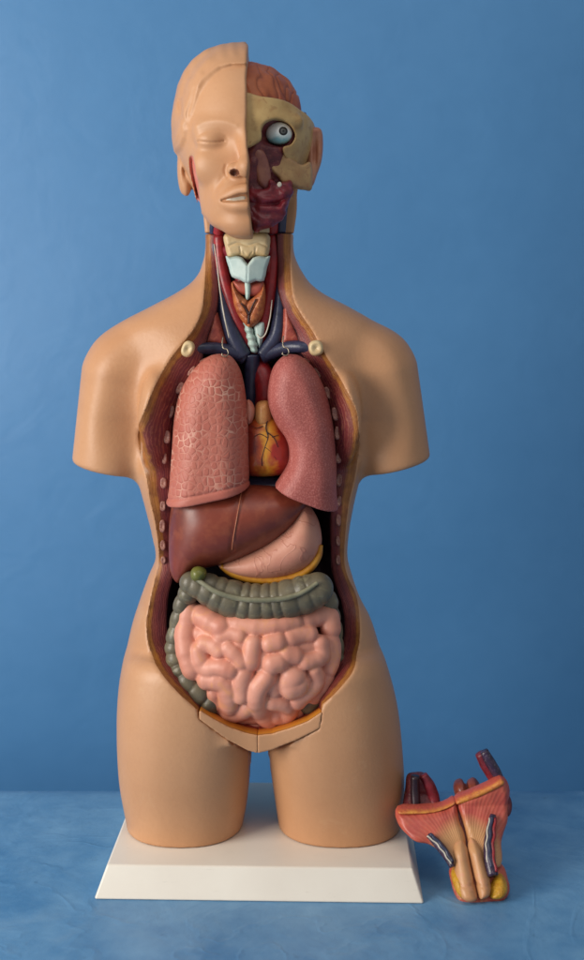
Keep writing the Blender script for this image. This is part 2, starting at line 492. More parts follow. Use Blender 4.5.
TT = [  # py, xl, xr, yf, yb
 (205, 203, 297, -44, 50), (262, 203, 297, -42, 52), (274, 198.5, 303.5, -43, 55), (283, 191, 310, -45, 58), (292, 178, 321, -48, 62), (308, 148, 351, -53, 68), (323, 120, 376, -58, 72),
 (338, 107, 391, -63, 76), (360, 110, 388, -72, 80), (400, 121, 375, -82, 84), (440, 130, 367, -86, 82), (476, 138, 360, -86, 78), (510, 147, 352.5, -82, 74),
 (535, 153, 348.5, -78, 70), (557, 156, 347.5, -74, 68), (575, 149, 352, -74, 71), (600, 140, 361, -77, 78), (615, 135, 369, -79, 82), (648, 127, 380, -82, 88),
 (680, 120.5, 389.5, -84, 90), (710, 118.5, 396, -84, 90), (740, 118.5, 400, -82, 86), (780, 120, 402, -76, 80)]
TT = np.array(TT)
def loft(X, Y, Z, py, xl, xr, yf, yb, n=2.15, ydep=0.0):
    s = (D + ydep) / D
    zz = Z.ravel().astype(float)
    pyq = CY + (CZ - zz) / s
    g = lambda v: cubic(pyq, py, v)[None, None, :].astype(np.float32)
    L, R = (g(np.asarray(xl)) - CX) * s, (g(np.asarray(xr)) - CX) * s
    a = (R - L) / 2; cx = (R + L) / 2
    F_, B_ = g(np.asarray(yf)), g(np.asarray(yb))
    yc = (F_ + B_) * 0.5 * 0 + ydep
    b = np.where(Y < yc, yc - F_, B_ - yc)
    rho = (np.abs((X - cx) / a)**n + np.abs((Y - yc) / b)**n)**(1.0 / n)
    return (rho - 1) * np.minimum(a, b)

def body_field(X, Y, Z, crotch=718, kk=2.2):
    pyZ = CY + (CZ - Z)
    f = loft(X, Y, Z, TT[:, 0], TT[:, 1], TT[:, 2], TT[:, 3], TT[:, 4], 2.2)
    f = smax(f, (W(0, crotch)[2] - Z), kk*2)
    # legs
    lp = [560, 640, 700, 754, 784, 801, 825, 860]
    LL = loft(X, Y, Z, lp, [150, 128, 119, 118.5, 121, 124, 128.5, 132], [250, 256, 257, 252, 249, 247, 242.5, 238],
              [-60, -84, -90, -88, -84, -82, -79, -77], [50, 70, 76, 62, 50, 44, 40, 36], 2.25, -20)
    RR = loft(X, Y, Z, lp, [260, 260, 261, 268.5, 273, 275.5, 279, 283], [350, 378, 396, 402.5, 404, 403.5, 399.5, 396],
              [-60, -84, -90, -88, -84, -82, -79, -77], [50, 70, 76, 62, 50, 44, 40, 36], 2.25, -20)
    top = Z - W(0, 640)[2]
    f = smin(f, smax(smin(LL, RR, 3), top, 20), kk*2)
    # arms
    for sh, el, cutp, nx in (((127, 376), (103, 490), (104, 467), -1), ((373, 374), (401, 488), (400, 464), 1)):
        A, B = W(*sh, 0), W(*el, 0)
        A[1] = -2; B[1] = -3
        arm = cap(X, Y * 0.92, Z, A, B, 45, 33)
        ax = (B - A) / np.linalg.norm(B - A)
        C = W(*cutp, 0)
        pl = (X - C[0]) * ax[0] + (Z - C[2]) * ax[2] + (Y) * 0.03
        arm = smax(arm, pl, 5)
        f = smin(f, arm, 12)
    # the hollow between shoulder and breast
    for sgn, cx_ in ((-1, 131), (1, 369)):
        f = smax(f, -cap(X, Y, Z, W(cx_ - sgn*1, 358, -84), W(cx_+sgn*1, 430, -76), 22, 33), 30)
        f = smin(f, ell(X, Y, Z, W(cx_ - sgn*24, 420, -62), (16, 22, 42)), 20)
    f = np.maximum(f, 25.5 - Z)                                   # legs stand on the base
    f = np.maximum(f, Z - W(0, 234.6, 0)[2])                      # seam below the head
    return f

RES = 1.7
X, Y, Z = grid((-228, -104, 22), (148, 98, 610), RES)
F0 = body_field(X, Y, Z).astype(np.float32)
# front surface map
ins = F0 < 0
first = ins.argmax(1); anyi = ins.any(1)
i0 = np.clip(first - 1, 0, None)
ii, kk = np.indices(first.shape)
fa, fb = F0[ii, i0, kk], F0[ii, first, kk]
yv = Y.ravel()
YF = np.where(anyi, yv[i0] + RES * np.clip(fa / (fa - fb + 1e-9), 0, 1), 0.0)
xv, zv = X.ravel(), Z.ravel()
def yfront(x, z):
    u = np.clip((np.asarray(x) - xv[0]) / RES, 0, len(xv) - 1.001); w = np.clip((np.asarray(z) - zv[0]) / RES, 0, len(zv) - 1.001)
    i, k = u.astype(int), w.astype(int); a, b = u - i, w - k
    return YF[i, k]*(1-a)*(1-b) + YF[i+1, k]*a*(1-b) + YF[i, k+1]*(1-a)*b + YF[i+1, k+1]*a*b
def front_pts(lst, extra=0.0):
    out = []
    for p in lst:
        y = -40.0
        for _ in range(6):
            w = W(p[0], p[1], y)
            y = 0.5 * y + 0.5 * (float(yfront(w[0], w[2])) + extra)
        out.append(W(p[0], p[1], y))
    return np.array(out)

RIM_O_L = [(205, 222), (205, 262), (204, 285), (201.5, 310), (194, 328), (183, 342), (168, 361), (155, 385), (145, 409), (138.5, 429), (137.5, 440), (140.5, 460), (146, 478), (149.5, 500), (154.5, 521), (158, 545), (158.5, 558),
           (155.5, 575), (149, 605), (146, 626), (150, 651), (160, 672), (176, 691), (197, 710)]
RIM_O_B = [(199.5, 719), (228, 740), (248, 751), (257.5, 756), (271, 750.5), (296, 740), (319.5, 728)]
RIM_O_R = [(322.5, 705), (331.7, 697), (345, 683), (355, 667), (359.6, 642), (359.6, 615), (356, 594), (348, 577), (344.5, 560), (346, 530), (350, 500), (354.5, 482), (358, 461), (360, 444), (359, 430), (357, 412), (349, 394), (338.6, 375), (326, 355), (313.5, 332), (301, 313), (293, 295), (291, 262), (292, 222)]
RIM_I_L = [(216, 222), (216, 262), (218, 290), (215, 314), (207, 335), (203, 352), (199, 368), (188, 388), (178, 415), (173.5, 440), (170.5, 460), (170, 485), (170, 520), (171, 556), (173, 577), (166.5, 602), (165, 632), (169, 655), (178, 673), (190, 690), (201, 708)]
RIM_I_B = [(202, 718), (229, 737), (248, 748), (257.5, 753), (271, 747.5), (295, 737), (317, 725)]
RIM_I_R = [(319, 704), (326, 688), (338, 669), (345, 642), (343.5, 615), (335, 588), (331, 560), (331, 500), (331.5, 458), (330, 432), (326, 410), (317, 385), (306, 362), (300, 352), (297, 335), (286, 314), (278, 290), (277.5, 262), (276, 222)]
def rimpoly(L, B, R):
    a = crspline(front_pts(L), 5); b = front_pts(B); c = crspline(front_pts(R), 5)
    return np.vstack([a, b, c])[:, [0, 2]]
PO = rimpoly(RIM_O_L, RIM_O_B, RIM_O_R)
PI = rimpoly(RIM_I_L, RIM_I_B, RIM_I_R)
def rim_t(x, z):
    do = poly_sd(x, z, PO); di = poly_sd(x, z, PI)
    t = np.where(do < 0, do / 12.0, np.where(di > 0, 1 + di / 10.0, do / (do - np.minimum(di, -1e-3) + 1e-6)))
    return t, do, di
t2, do2, di2 = rim_t(X[:, 0, :], Z[:, 0, :])
pyz = CY + (CZ - zv)
g1 = np.interp(pyz, [230, 290, 350, 420, 560, 640, 720], [13, 14, 22, 30, 24, 26, 26])[None, :]
G = np.where(t2 < 0, np.maximum(t2, -1) * 12, np.where(t2 <= 1, g1 * (0.25 * np.sqrt(np.clip(t2, 0, 1)) + 0.75 * np.clip(t2, 0, 1)), g1 + np.clip(di2, 0, None) * 5.0))
deepmax = np.interp(pyz, [230, 300, 350, 420, 720], [52, 66, 100, 128, 120])[None, :]
G = np.minimum(G, deepmax)
G = np.where(t2 < -0.9, -1000.0, G)
YCUT = np.minimum(YF + G, np.maximum(28.0, YF + 1))
FB = np.maximum(F0, YCUT[:, None, :] - Y)
V, Q = snets(FB, X, Y, Z, 4)
tv, dov, div = rim_t(V[:, 0], V[:, 2])
# vertices on the back side are plain skin
isfront = (V[:, 1] < yfront(V[:, 0], V[:, 2]) + np.interp(CY + CZ - V[:, 2], [230, 300, 350, 420, 720], [52, 66, 100, 128, 120]) + 4)
tv = np.where(isfront, tv, -0.5)
pyv = CY + CZ - V[:, 2]
ff = np.interp(pyv, [234, 300, 335, 360, 420, 450, 520, 570, 650, 720], [0.6, 0.58, 0.42, 0.24, 0.22, 0.42, 0.42, 0.26, 0.28, 0.28])
tt = np.where(tv < 0, tv, np.where(tv < ff, tv / ff * 0.3, 0.3 + (tv - ff) / (1 - ff) * 0.7))
tt = np.where(tv > 1, tv, tt)
tt = np.where((pyv > 713) & (V[:, 1] < 60), -0.3, tt)
fm = tv[Q].mean(1) > 0.0
def submesh(V, Q, mask, attrs):
    q = Q[mask]; u, inv = np.unique(q, return_inverse=True)
    return V[u], inv.reshape(q.shape), {k: v[u] for k, v in attrs.items()}
for nm, mk in (('torso_skin', ~fm), ('cavity_wall', fm)):
    v_, q_, a_ = submesh(V, Q, mk, {'rim': tt})
    new_mesh(nm, v_, q_, M_RIM, torso_root, a_)
def ycut(x, z):
    u = int(np.clip(round((x - xv[0]) / RES), 0, len(xv)-1)); w = int(np.clip(round((z - zv[0]) / RES), 0, len(zv)-1))
    return float(YCUT[u, w])
def on_cut(px, py, lift=0.0):
    y = -40.0
    for _ in range(8):
        w = W(px, py, y); y = 0.5*y + 0.5*(ycut(w[0], w[2]) - lift)
    return W(px, py, y)

# rib ends and collar bone ends on the cut wall
def superell(c, r, tilt=0.0, n=18, m=10, e=0.7):
    V = []; F = []
    for i in range(m + 1):
        ph = -math.pi/2 + math.pi * i / m
        for j in range(n):
            th = 2*math.pi*j/n
            sp = lambda v: math.copysign(abs(v)**e, v)
            x = r[0]*sp(math.cos(ph))*sp(math.cos(th)); z = r[2]*sp(math.cos(ph))*sp(math.sin(th)); y = r[1]*sp(math.sin(ph))
            # little dent in the sawn front face
            if i <= 3: y += 0.55*r[1]*max(0, 1 - i/2.6)
            V.append((c[0] + x*math.cos(tilt) - z*math.sin(tilt), c[1] + y, c[2] + x*math.sin(tilt) + z*math.cos(tilt)))
    for i in range(m):
        for j in range(n):
            F.append((i*n+j, (i+1)*n+j, (i+1)*n+(j+1) % n, i*n+(j+1) % n))
    return V, [f[::-1] for f in F]
ribsL = [(203, 361, 2.2, 7, -1.0), (191.5, 371, 2.6, 7.5, -.75), (180, 388, 3, 8.5, -.5), (171, 412, 3.4, 9, -.2), (167, 437, 3.2, 7.5, -.08), (164.3, 458, 3.2, 7.5, 0), (163.6, 483, 3.2, 8, 0), (163, 506, 3, 7, 0), (162.5, 526, 2.8, 7.5, 0), (163, 545, 2.8, 7, 0), (163.5, 560, 2.8, 5, 0)]
ribsR = [(306, 361, 2.2, 5, .9), (317, 373, 2.6, 7, .6), (328, 393, 3.2, 8.5, .35), (335, 414, 3.2, 9, .15), (337.5, 433, 3.2, 8, .05), (338.6, 458, 3, 7.5, 0), (339, 480, 3, 8, 0), (339, 501, 2.8, 7, 0), (338.5, 520, 2.6, 7, 0), (338, 541, 2.6, 7, 0), (338, 560, 2.6, 6, 0)]
for (px, py, rx, rz, tl) in ribsL + ribsR:
    c = on_cut(px, py, 0.4)
    k1, k2 = random.uniform(.82, 1.1), random.uniform(.8, 1.05)
    v, f = superell(c, (rx*.95*k1, 2.4, rz*.85*k2), tl + random.uniform(-.12, .12), e=random.uniform(.65, .9))
    new_mesh('rib_end', v, f, M_RIB, torso_root)
for (px, py, rx, rz, tl) in ((188, 349, 6.2, 8, -.35), (316, 348, 7.2, 7.6, .2)):
    c = on_cut(px, py, 5)
    v, f = superell(c, (rx, 8, rz), tl, 22, 12, 0.85)
    new_mesh('collarbone_end', v, f, M_CREAM, torso_root)

# ---------------------------------------------------------------- organ builders
def organ(name, poly, yc, R, H, mat, parent=None, res=1.2, post=None, tilt=None, attrs=None, smooth=2, closed_spline=6, back=1.0, pad=0, blur=0):
    """inflated outline: real thickness, rounded rim"""
    P = pts(poly, yc)
    P2 = (crspline(P[:, [0, 2]], closed_spline, True) if closed_spline else P[:, [0, 2]])
    lo = (P2[:, 0].min()-pad, yc - H - 26, P2[:, 1].min()-pad); hi = (P2[:, 0].max()+pad, yc + H*back + 14, P2[:, 1].max()+pad)
    X, Y, Z = grid(lo, hi, res)
    d = poly_sd(X[:, 0, :], Z[:, 0, :], P2)[:, None, :].astype(np.float32)
    if blur:
        q = d[:, 0, :].astype(float).copy(); n_ = int((blur/res)**2*1.5)
        for _ in range(n_):
            q[1:-1, 1:-1] = (q[1:-1, 1:-1]*2 + q[:-2, 1:-1] + q[2:, 1:-1] + q[1:-1, :-2] + q[1:-1, 2:])/6
        wgt = sstep(1.0, blur*1.6, d[:, 0, :])
        d = (d[:, 0, :]*(1-wgt) + q*wgt)[:, None, :].astype(np.float32)
    yy = Y - yc
    if tilt is not None: yy = yy - tilt(X, Z)
    hh = np.where(yy < 0, H, H * back)
    Rr = R(X, Z) if callable(R) else R
    f = np.sqrt(np.maximum(Rr - d, 0)**2 + (yy * Rr / hh)**2) - Rr
    if post is not None: f = post(f, X, Y, Z, d)
    V, Q = snets(f, X, Y, Z, smooth)
    return new_mesh(name, V, Q, mat, parent, attrs(V) if attrs else None)

# ---- lungs
def cutplane(p1, p2, y):
    a, b = W(*p1, y), W(*p2, y)
    n = np.array([-(b[2]-a[2]), b[0]-a[0]]); n /= np.linalg.norm(n)
    return lambda X, Z: -((X - a[0])*n[0] + (Z - a[2])*n[1])
def lung_post(p1, p2, lip=5.5, groove=True):
    pl = cutplane(p1, p2, -62)
    def post(f, X, Y, Z, d):
        q = pl(X, Z)
        f = f + 0.9 * np.exp(-((q + lip)/1.0)**2) * (Y < -30)      # groove above the cut lip
        f = f - 0.3 * sstep(-lip+.5, -lip + 2.0, q)
        f = f + 0.25 * vnoise(X/9, Y/9, Z/9, 3)
        return smax(f, q + 0.12*(Y+60), 1.6)
    return post
ll = organ('lung', [(224, 354), (213, 354.5), (202, 360.5), (190, 374), (180, 392), (174.5, 416), (172, 450), (169.5, 485), (167.5, 525), (210, 530), (250, 520), (249.5, 480), (249, 440), (247.5, 410), (244.5, 386), (240, 369), (232, 357)],
           -54, 27, 33, M_LUNG, blur=8, res=1.2, post=lung_post((168, 504.5), (249, 487)), attrs=lambda V: {'lip': sstep(-6.1, -4.9, cutplane((168, 504.5), (249, 487), -62)(V[:, 0], V[:, 2]))})
tag(ll, 'pink lung covered in raised honeycomb cells with pale lines', 'lung', 'lungs hanging in the open chest')
def rl_post(f, X, Y, Z, d):
    a = cutplane((275, 486), (334, 509), -62)(X, Z)
    f = f + 0.3 * vnoise(X/6, Y/6, Z/6, 8)
    f = f - 0.8*np.exp(-((d-1.5)/1.6)**2)*(X < W(292,0,-55)[0])
    return smax(f, a + 0.12*(Y+60), 1.6)
rl = organ('lung', [(289, 354), (282, 356.5), (274, 366), (269.5, 380), (268, 395), (270.5, 410), (277.5, 425), (286, 437), (289.5, 449), (288, 462), (280, 476), (271, 490), (255, 516), (300, 530), (335.5, 530), (336.5, 490), (336, 460), (334, 432), (330.5, 410), (325, 390), (316, 371), (306, 359.5), (297, 354)],
           -50, 20, 27, M_LUNG2, blur=8, res=1.2, post=rl_post, tilt=lambda X, Z: -8 + 0.0022*(X-W(296, 0, -50)[0])**2)
tag(rl, 'dusky red lung with fine grain and wavy inner edge beside the heart', 'lung', 'lungs hanging in the open chest')

# ---- heart
def heart_post(f, X, Y, Z, d): return f + 0.7 * vnoise(X/9, Y/9, Z/9, 5)
hr = organ('heart', [(250, 416), (264, 410), (280, 416), (292, 432), (298, 450), (295, 466), (281, 474), (262, 476.5), (246, 474), (238, 460), (236, 440), (241, 424)], -38, 24, 25, M_HEART, res=1.0, post=heart_post)
tag(hr, 'glossy orange and red heart with dark branching vessels between the lungs', 'heart')
o = organ('great_vessel', [(258, 402), (268, 401), (272, 410), (271, 424), (263, 428), (256, 424), (255, 410)], -48, 8, 12, painted('pulmonary_tan', srgb(216, 158, 96), srgb(196, 126, 70), 90, 0.35), hr, res=0.9)
def on_organ(obj):
    me = obj.data; co = np.empty(len(me.vertices)*3, np.float32); me.vertices.foreach_get('co', co)
    co = co.reshape(-1, 3).astype(float)*1000 + ORIG[obj.name]*1000
    def f(px, py, lift=0.0):
        y = -60.0
        for _ in range(6):
            w = W(px, py, y)
            d = (co[:, 0]-w[0])**2 + (co[:, 2]-w[2])**2
            m = d < 9
            if not m.any(): break
            y = co[m, 1].min() - lift
        return W(px, py, y)
    return f
hf = on_organ(hr)
for pl, r in (([(268, 418), (266, 428), (268, 437), (265, 447), (262, 458), (262, 466)], 1.0), ([(267, 432), (274, 438), (278, 447)], .8), ([(268, 438), (260, 434), (254, 437)], .7), ([(272, 437), (279, 435)], .6), ([(265, 447), (271, 452), (276, 459)], .6), ([(263, 426), (257, 428), (251, 426)], .6)):
    P = crspline([hf(px, py, -0.3) for px, py in pl], 5)
    v, f = tube(P, [r*.7, r*.35], 8)
    new_mesh('coronary_vessel', v, f, M_DARKLINE, hr)

# ---- liver, gallbladder
def liver_post(f, X, Y, Z, d):
    gl = crspline(pts([(243, 480), (240, 500), (236.5, 520), (233, 540), (231.5, 552)], -85)[:, [0, 2]], 6)
    g = line_d(X[:, 0, :], Z[:, 0, :], gl)[:, None, :]
    f = f + 0.7*np.exp(-((g-1.5)/1.2)**2) * (Y < -40)
    n = ell(X, Y, Z, W(198, 577, -80), (8, 18, 5))
    f = smax(f, -n, 3)
    # right lobe thins to the edge
    return f + 0.4*vnoise(X/14, Y/14, Z/14, 2)
lv = organ('liver', [(171, 508), (168.5, 530), (168.5, 556), (171, 574), (178, 583), (188, 578), (198, 569), (212, 566), (230, 561), (250, 554), (272, 544), (291, 530), (304, 514), (309, 501), (304, 493), (280, 487), (258, 485), (236, 484), (195, 480), (177, 490)],
           -48, 44, 40, M_LIVER, res=1.3, blur=10, post=liver_post, tilt=lambda X, Z: -0.05*(Z-W(0, 530)[2])*0 + 0.04*np.abs(X+60))
tag(lv, 'glossy brown liver lying under the two lungs', 'liver')
g_ = organ('gallbladder', [(190.5, 573), (193, 568), (199, 566.5), (205, 569), (206.5, 574), (203, 580), (197, 581.5), (192, 579)], -78, 7, 9, M_GALL, lv, res=0.7)
lf = on_organ(lv)
P = crspline([lf(px, py, 0.0) for px, py in [(241.5, 490), (240, 500), (236.5, 520), (233, 540), (231.8, 550)]], 6)
v, f = tube(P, [0.5, 0.5, .4], 8); new_mesh('falciform_ligament', v, f, painted('ligament_pale', srgb(188, 118, 84), srgb(160, 92, 64), 200, .4), lv)

# ---- stomach
st = organ('stomach', [(218, 563), (232, 556), (262, 540), (290, 516), (300, 500), (309, 505), (317, 516), (321, 530), (321.5, 544), (317, 557), (308, 567), (293, 574.5), (270, 578.5), (245, 577), (228, 572)], -44, 26, 32, M_STOMACH, res=1.2, blur=7,
           post=lambda f, X, Y, Z, d: f + 0.4*vnoise(X/12, Y/12, Z/12, 9))
tag(st, 'pale pink stomach with yellow fatty lower edge, right of the liver', 'stomach')
P = crspline(pts([(221, 566), (232, 572.5), (250, 578), (275, 579.5), (296, 575.5), (310, 567), (318, 556), (321, 545)], -56), 8)
v, f = tube(P, [2.4, 4.2, 4.8, 4.8, 5, 4.6, 3.8, 2], 12, flat=1.6); new_mesh('fatty_edge', v, f, M_OMENT, st)

# ---- intestines
intr = empty('intestines', W(258, 700, -40))
tag(intr, 'packed intestines with pink coiled loops framed by grey-green colon', 'intestines')
def dome(px, py): return -58 + 16*float(sstep(692, 724, py)) - 30*max(0.0, 1 - ((px-260)/92)**2 - ((py-668)/78)**2)
loops = [
 ([(189, 613), (187, 632), (189, 652), (193, 668)], 10.5, 0), ([(185, 640), (184, 652)], 8, 8), ([(202, 616), (211, 620), (222, 627)], 11, 0), ([(233, 623), (257, 627), (278, 627), (295, 623)], 8.5, 0),
 ([(222, 637), (233, 633), (241, 635)], 8, 0), ([(205, 643), (214, 645), (220, 651)], 8, 0), ([(200, 650), (201, 660), (206, 669), (220, 667), (232, 670)], 9, 0), ([(228, 649), (236, 656), (242, 663)], 8, 0),
 ([(254, 643), (252, 652), (251, 661)], 8.2, 0), ([(206, 679), (216, 680), (226, 685), (229, 696), (231, 706)], 9.5, 0), ([(245, 673), (241, 682), (240, 694)], 8, 0), ([(230, 711), (240, 712), (249, 706)], 9.5, 0),
 ([(226, 719), (240, 724), (256, 724)], 7, 4), ([(307, 621), (319, 616), (329, 617), (331, 628)], 9, 2), ([(270, 644), (278, 643)], 8.5, 0), ([(291, 639), (300, 635), (310, 634)], 8.2, 0), ([(321, 644), (322, 655), (311, 660), (303, 661)], 8, 0),
 ([(287, 655), (294, 655)], 8.5, 0), ([(330, 640), (332, 656), (328, 668)], 8, 5), ([(272, 664), (279, 662)], 8.8, 0), ([(292, 676), (289, 684), (297, 684)], 11.5, 2), ([(266, 678), (258, 688), (257, 700), (262, 712), (270, 719)], 9.2, 0),
 ([(313, 671), (316, 681), (309, 691), (299, 699)], 7.8, 0), ([(273, 701), (283, 702), (291, 707), (284, 716), (276, 715)], 7.6, 0), ([(326, 676), (320, 690), (310, 701)], 7, 6), ([(250, 683), (248, 694)], 6.5, 4), ([(272, 680), (275, 690)], 7, 4),
 ([(270, 720), (284, 719), (298, 709)], 6.5, 4), ([(216, 660), (226, 660)], 6, 4), ([(262, 655), (262, 668)], 6, 4), ([(240, 645), (244, 641)], 6, 3), ([(200, 634), (212, 634)], 8, 4), ([(312, 646), (300, 647)], 7, 4), ([(240, 716), (256, 716)], 7, 3), ([(214, 692), (218, 702)], 8, 5), ([(226, 700), (222, 710)], 7, 3)]
allp = np.array([W(p[0], p[1], dome(*p)) for l in loops for p in l[0]])
X, Y, Z = grid(allp.min(0)-14, allp.max(0)+14, 1.15)
WX = (1.0*vnoise(X/9, Y/9, Z/9, 91) + 0*X).astype(np.float32); WZ = (1.0*vnoise(X/9, Y/9, Z/9, 92) + 0*X).astype(np.float32); WY = (1.2*vnoise(X/8, Y/8, Z/8, 93) + 0*X).astype(np.float32)
f = None
for li, (pl, r, dy) in enumerate(loops):
    pw = [W(p[0], p[1], dome(*p) + dy) for p in pl]
    pw = crspline(pw, 3) if len(pw) > 2 else np.array(pw)
    seg = np.linalg.norm(np.diff(pw, axis=0), axis=1); sl = np.concatenate([[0], np.cumsum(seg)])
    nn = max(2, int(sl[-1]/5)+1); sq = np.linspace(0, sl[-1], nn)
    pw = np.stack([np.interp(sq, sl, pw[:, c]) for c in range(3)], 1)
    rad = (r + 0.9)*(1 + 0.03*np.sin(sq/15.0*6.283 + li*1.7))
    fr = None
    for a, b, r, r2 in zip(pw[:-1], pw[1:], rad[:-1], rad[1:]):
        m = 20
        q = np.full((X.size, Y.size, Z.size), 40.0, np.float32)
        lo = np.minimum(a, b)-m; hi = np.maximum(a, b)+m
        sx = slice(*np.searchsorted(X.ravel(), (lo[0], hi[0]))); sy = slice(*np.searchsorted(Y.ravel(), (lo[1], hi[1]))); sz = slice(*np.searchsorted(Z.ravel(), (lo[2], hi[2])))
        q[sx, sy, sz] = cap(X[sx] + WX[sx, sy, sz], Y[:, sy] + WY[sx, sy, sz], Z[:, :, sz] + WZ[sx, sy, sz], a, b, r, r2)
        fr = q if fr is None else np.minimum(fr, q)
    f = fr if f is None else smin(f, fr, 0.9)
core = ell(X, Y, Z, W(259, 664, -50), (74, 35, 54))
f = smin(f, core, 3)
f = f + 0.55*vnoise(X/6, Y/6, Z/6, 11) + 0.4*vnoise(X/10, Y/10, Z/10, 12)
V, Q = snets(f, X, Y, Z, 2)
new_mesh('small_intestine', V, Q, M_INTEST, intr)

def colon(name, path, rads, period, amp, tae=True, res=1.0, flat=1.0):
    P = crspline(path, 14)
    s = np.concatenate([[0], np.cumsum(np.linalg.norm(np.diff(P, axis=0), axis=1))])
    Rr = np.interp(np.linspace(0, 1, len(P)), np.linspace(0, 1, len(rads)), rads)
    lo, hi = P.min(0)-max(rads)*1.4, P.max(0)+max(rads)*1.4
    X, Y, Z = grid(lo, hi, res)
    best = np.full((X.size, Y.size, Z.size), 1e9, np.float32); arc = np.zeros_like(best); rr = np.zeros_like(best)
    for i in range(len(P)-1):
        a, b = P[i], P[i+1]; d = b-a; L = float(d @ d)+1e-9
        t = np.clip(((X-a[0])*d[0]+(Y-a[1])*d[1]+(Z-a[2])*d[2])/L, 0, 1)
        q = (X-a[0]-t*d[0])**2+((Y-a[1]-t*d[1])/flat)**2+(Z-a[2]-t*d[2])**2
        m = q < best
        best = np.where(m, q, best); arc = np.where(m, s[i]+t*(s[i+1]-s[i]), arc); rr = np.where(m, Rr[i]+t*(Rr[i+1]-Rr[i]), rr)
    dist = np.sqrt(best)
    ph = arc + 2.2*np.sin(arc/11.0) + 1.2*np.sin(arc/4.7+1) + 1.5*vnoise(X/9, Y/9, Z/9, 23)
    bump = np.abs(np.sin(np.pi*ph/period))**0.65
    f = dist - rr*(1 - amp + amp*bump) + 0.6*vnoise(X/6, Y/6, Z/6, 21)
    V, Q = snets(f, X, Y, Z, 2)
    o = new_mesh(name, V, Q, M_COLON, intr)
    return o
tc = colon('transverse_colon', pts([(191, 583), (203, 587), (222, 596), (245, 602), (268, 602.5), (292, 598), (308, 593), (317, 589)], -70), [11, 14, 17.5, 18.5, 18.5, 18.5, 18.5, 16], 11.5, 0.10)
tf = on_organ(tc)
P = crspline([tf(px, py, 0.2) for px, py in [(194, 577), (204, 584), (218, 592.5), (240, 598.5), (262, 600), (285, 598), (303, 592), (318, 582)]], 8)
P[:, 1] = np.convolve(np.pad(P[:, 1], 6, 'edge'), np.ones(13)/13, 'valid') - 0.8
v, f = tube(P, [2, 2.6, 2.6, 2.6, 2], 10); new_mesh('taenia', v, f, M_TAENIA, tc)
colon('ascending_colon', pts([(190, 592, -64), (183, 603, -60), (179.5, 618, -58), (176, 634, -58), (174.5, 648, -58), (177.5, 663, -60), (185, 676, -64), (195, 688, -66), (208, 699, -64)], -50), [10, 9.5, 9, 9, 9.5, 10.5, 12, 14, 15], 12.5, 0.2)
colon('descending_colon', pts([(326, 600, -48), (332, 630, -44), (335, 655, -48), (330, 676, -56), (321, 690, -62), (308, 702, -62)], -45), [12, 10, 10, 10.5, 11, 11], 12.5, 0.18)

# ---- pelvic insert, two halves of skin-covered wedge
pin = empty('pelvic_insert', W(258, 752, -70))
tag(pin, 'flesh-coloured pelvic insert with yellow and red layers below the intestines', 'pelvic insert')
gx, gy, gz = grid((-104, -108, 66), (40, -10, 156), 1.0)
FI = body_field(gx, gy, gz, 752, 9)
fi = (FI < 0).argmax(1); ia, ib = np.indices(fi.shape); fj = np.clip(fi-1, 0, None)
q0, q1 = FI[ia, fj, ib], FI[ia, fi, ib]
yfl = gy.ravel()[fj] + np.clip(q0/(q0-q1+1e-9), 0, 1)
yfl = np.where((FI < 0).any(1), yfl, -40.0)
for k in range(3):
    yfl[1:-1, 1:-1] = (yfl[1:-1, 1:-1]*2 + yfl[:-2, 1:-1] + yfl[2:, 1:-1] + yfl[1:-1, :-2] + yfl[1:-1, 2:])/6
yfl = yfl - 0.6
def yfi(x, z):
    i = np.clip(np.round(x - gx.ravel()[0]).astype(int), 0, gx.size-1); k = np.clip(np.round(z - gz.ravel()[0]).astype(int), 0, gz.size-1)
    return yfl[i, k]
for poly in ([(199.5, 711), (199.5, 719), (228, 740), (248, 750.5), (257, 753), (257, 736), (245, 733.5), (229, 728), (213, 719.5)], [(258.0, 753), (271, 750), (296, 740), (319.5, 728), (321.5, 713), (308, 722), (290, 729), (272, 734.5), (258.0, 736)]):
    P2 = []
    for p in poly:
        y = -60.0
        for _ in range(6):
            w_ = W(p[0], p[1], y); y = 0.5*y + 0.5*float(yfi(w_[0], w_[2]))
        P2.append(W(p[0], p[1], y)[[0, 2]])
    d = poly_sd(gx[:, 0, :], gz[:, 0, :], P2)[:, None, :]
    slab = np.maximum(yfl[:, None, :] - gy, gy - yfl[:, None, :] - 42)
    f = smax(np.maximum(slab, FI), -d - 0.5, 0.7)
    V, Q = snets(f, gx, gy, gz, 2)
    new_mesh('insert_half', V, Q, M_INSERT, pin, {'depth': V[:, 1] - yfi(V[:, 0], V[:, 2])})

# ---- neck and upper chest
def tub(name, path, y, r, mat, parent=torso_root, n=14, sub=8, flat=None):
    P = crspline(pts(path, y), sub)
    v, f = tube(P, r, n, flat=flat)
    return new_mesh(name, v, f, mat, parent)
tub('carotid_artery', [(219, 236, -14), (221, 262, -18), (227, 290, -24), (237, 318, -28), (247, 340, -26), (254, 358, -22)], 0, [6, 6, 6.2, 6, 5.5], M_RED)
tub('carotid_artery', [(272, 236, -14), (272, 262, -18), (270, 290, -24), (265, 318, -28), (260, 340, -26), (258, 358, -22)], 0, [6, 6, 6, 5.5, 5], M_RED)
tub('jugular_vein', [(213.5, 238, -12), (216, 265, -15), (220, 290, -22), (227, 318, -28), (235, 340, -30), (244, 357, -30)], 0, [4, 5, 6.5, 8, 8.5], M_NAVY)
tub('jugular_vein', [(282, 236, -12), (282.5, 265, -15), (281, 290, -22), (279, 318, -28), (275, 338, -30), (262, 356, -30)], 0, [4.5, 5.5, 6, 7, 8], M_NAVY)
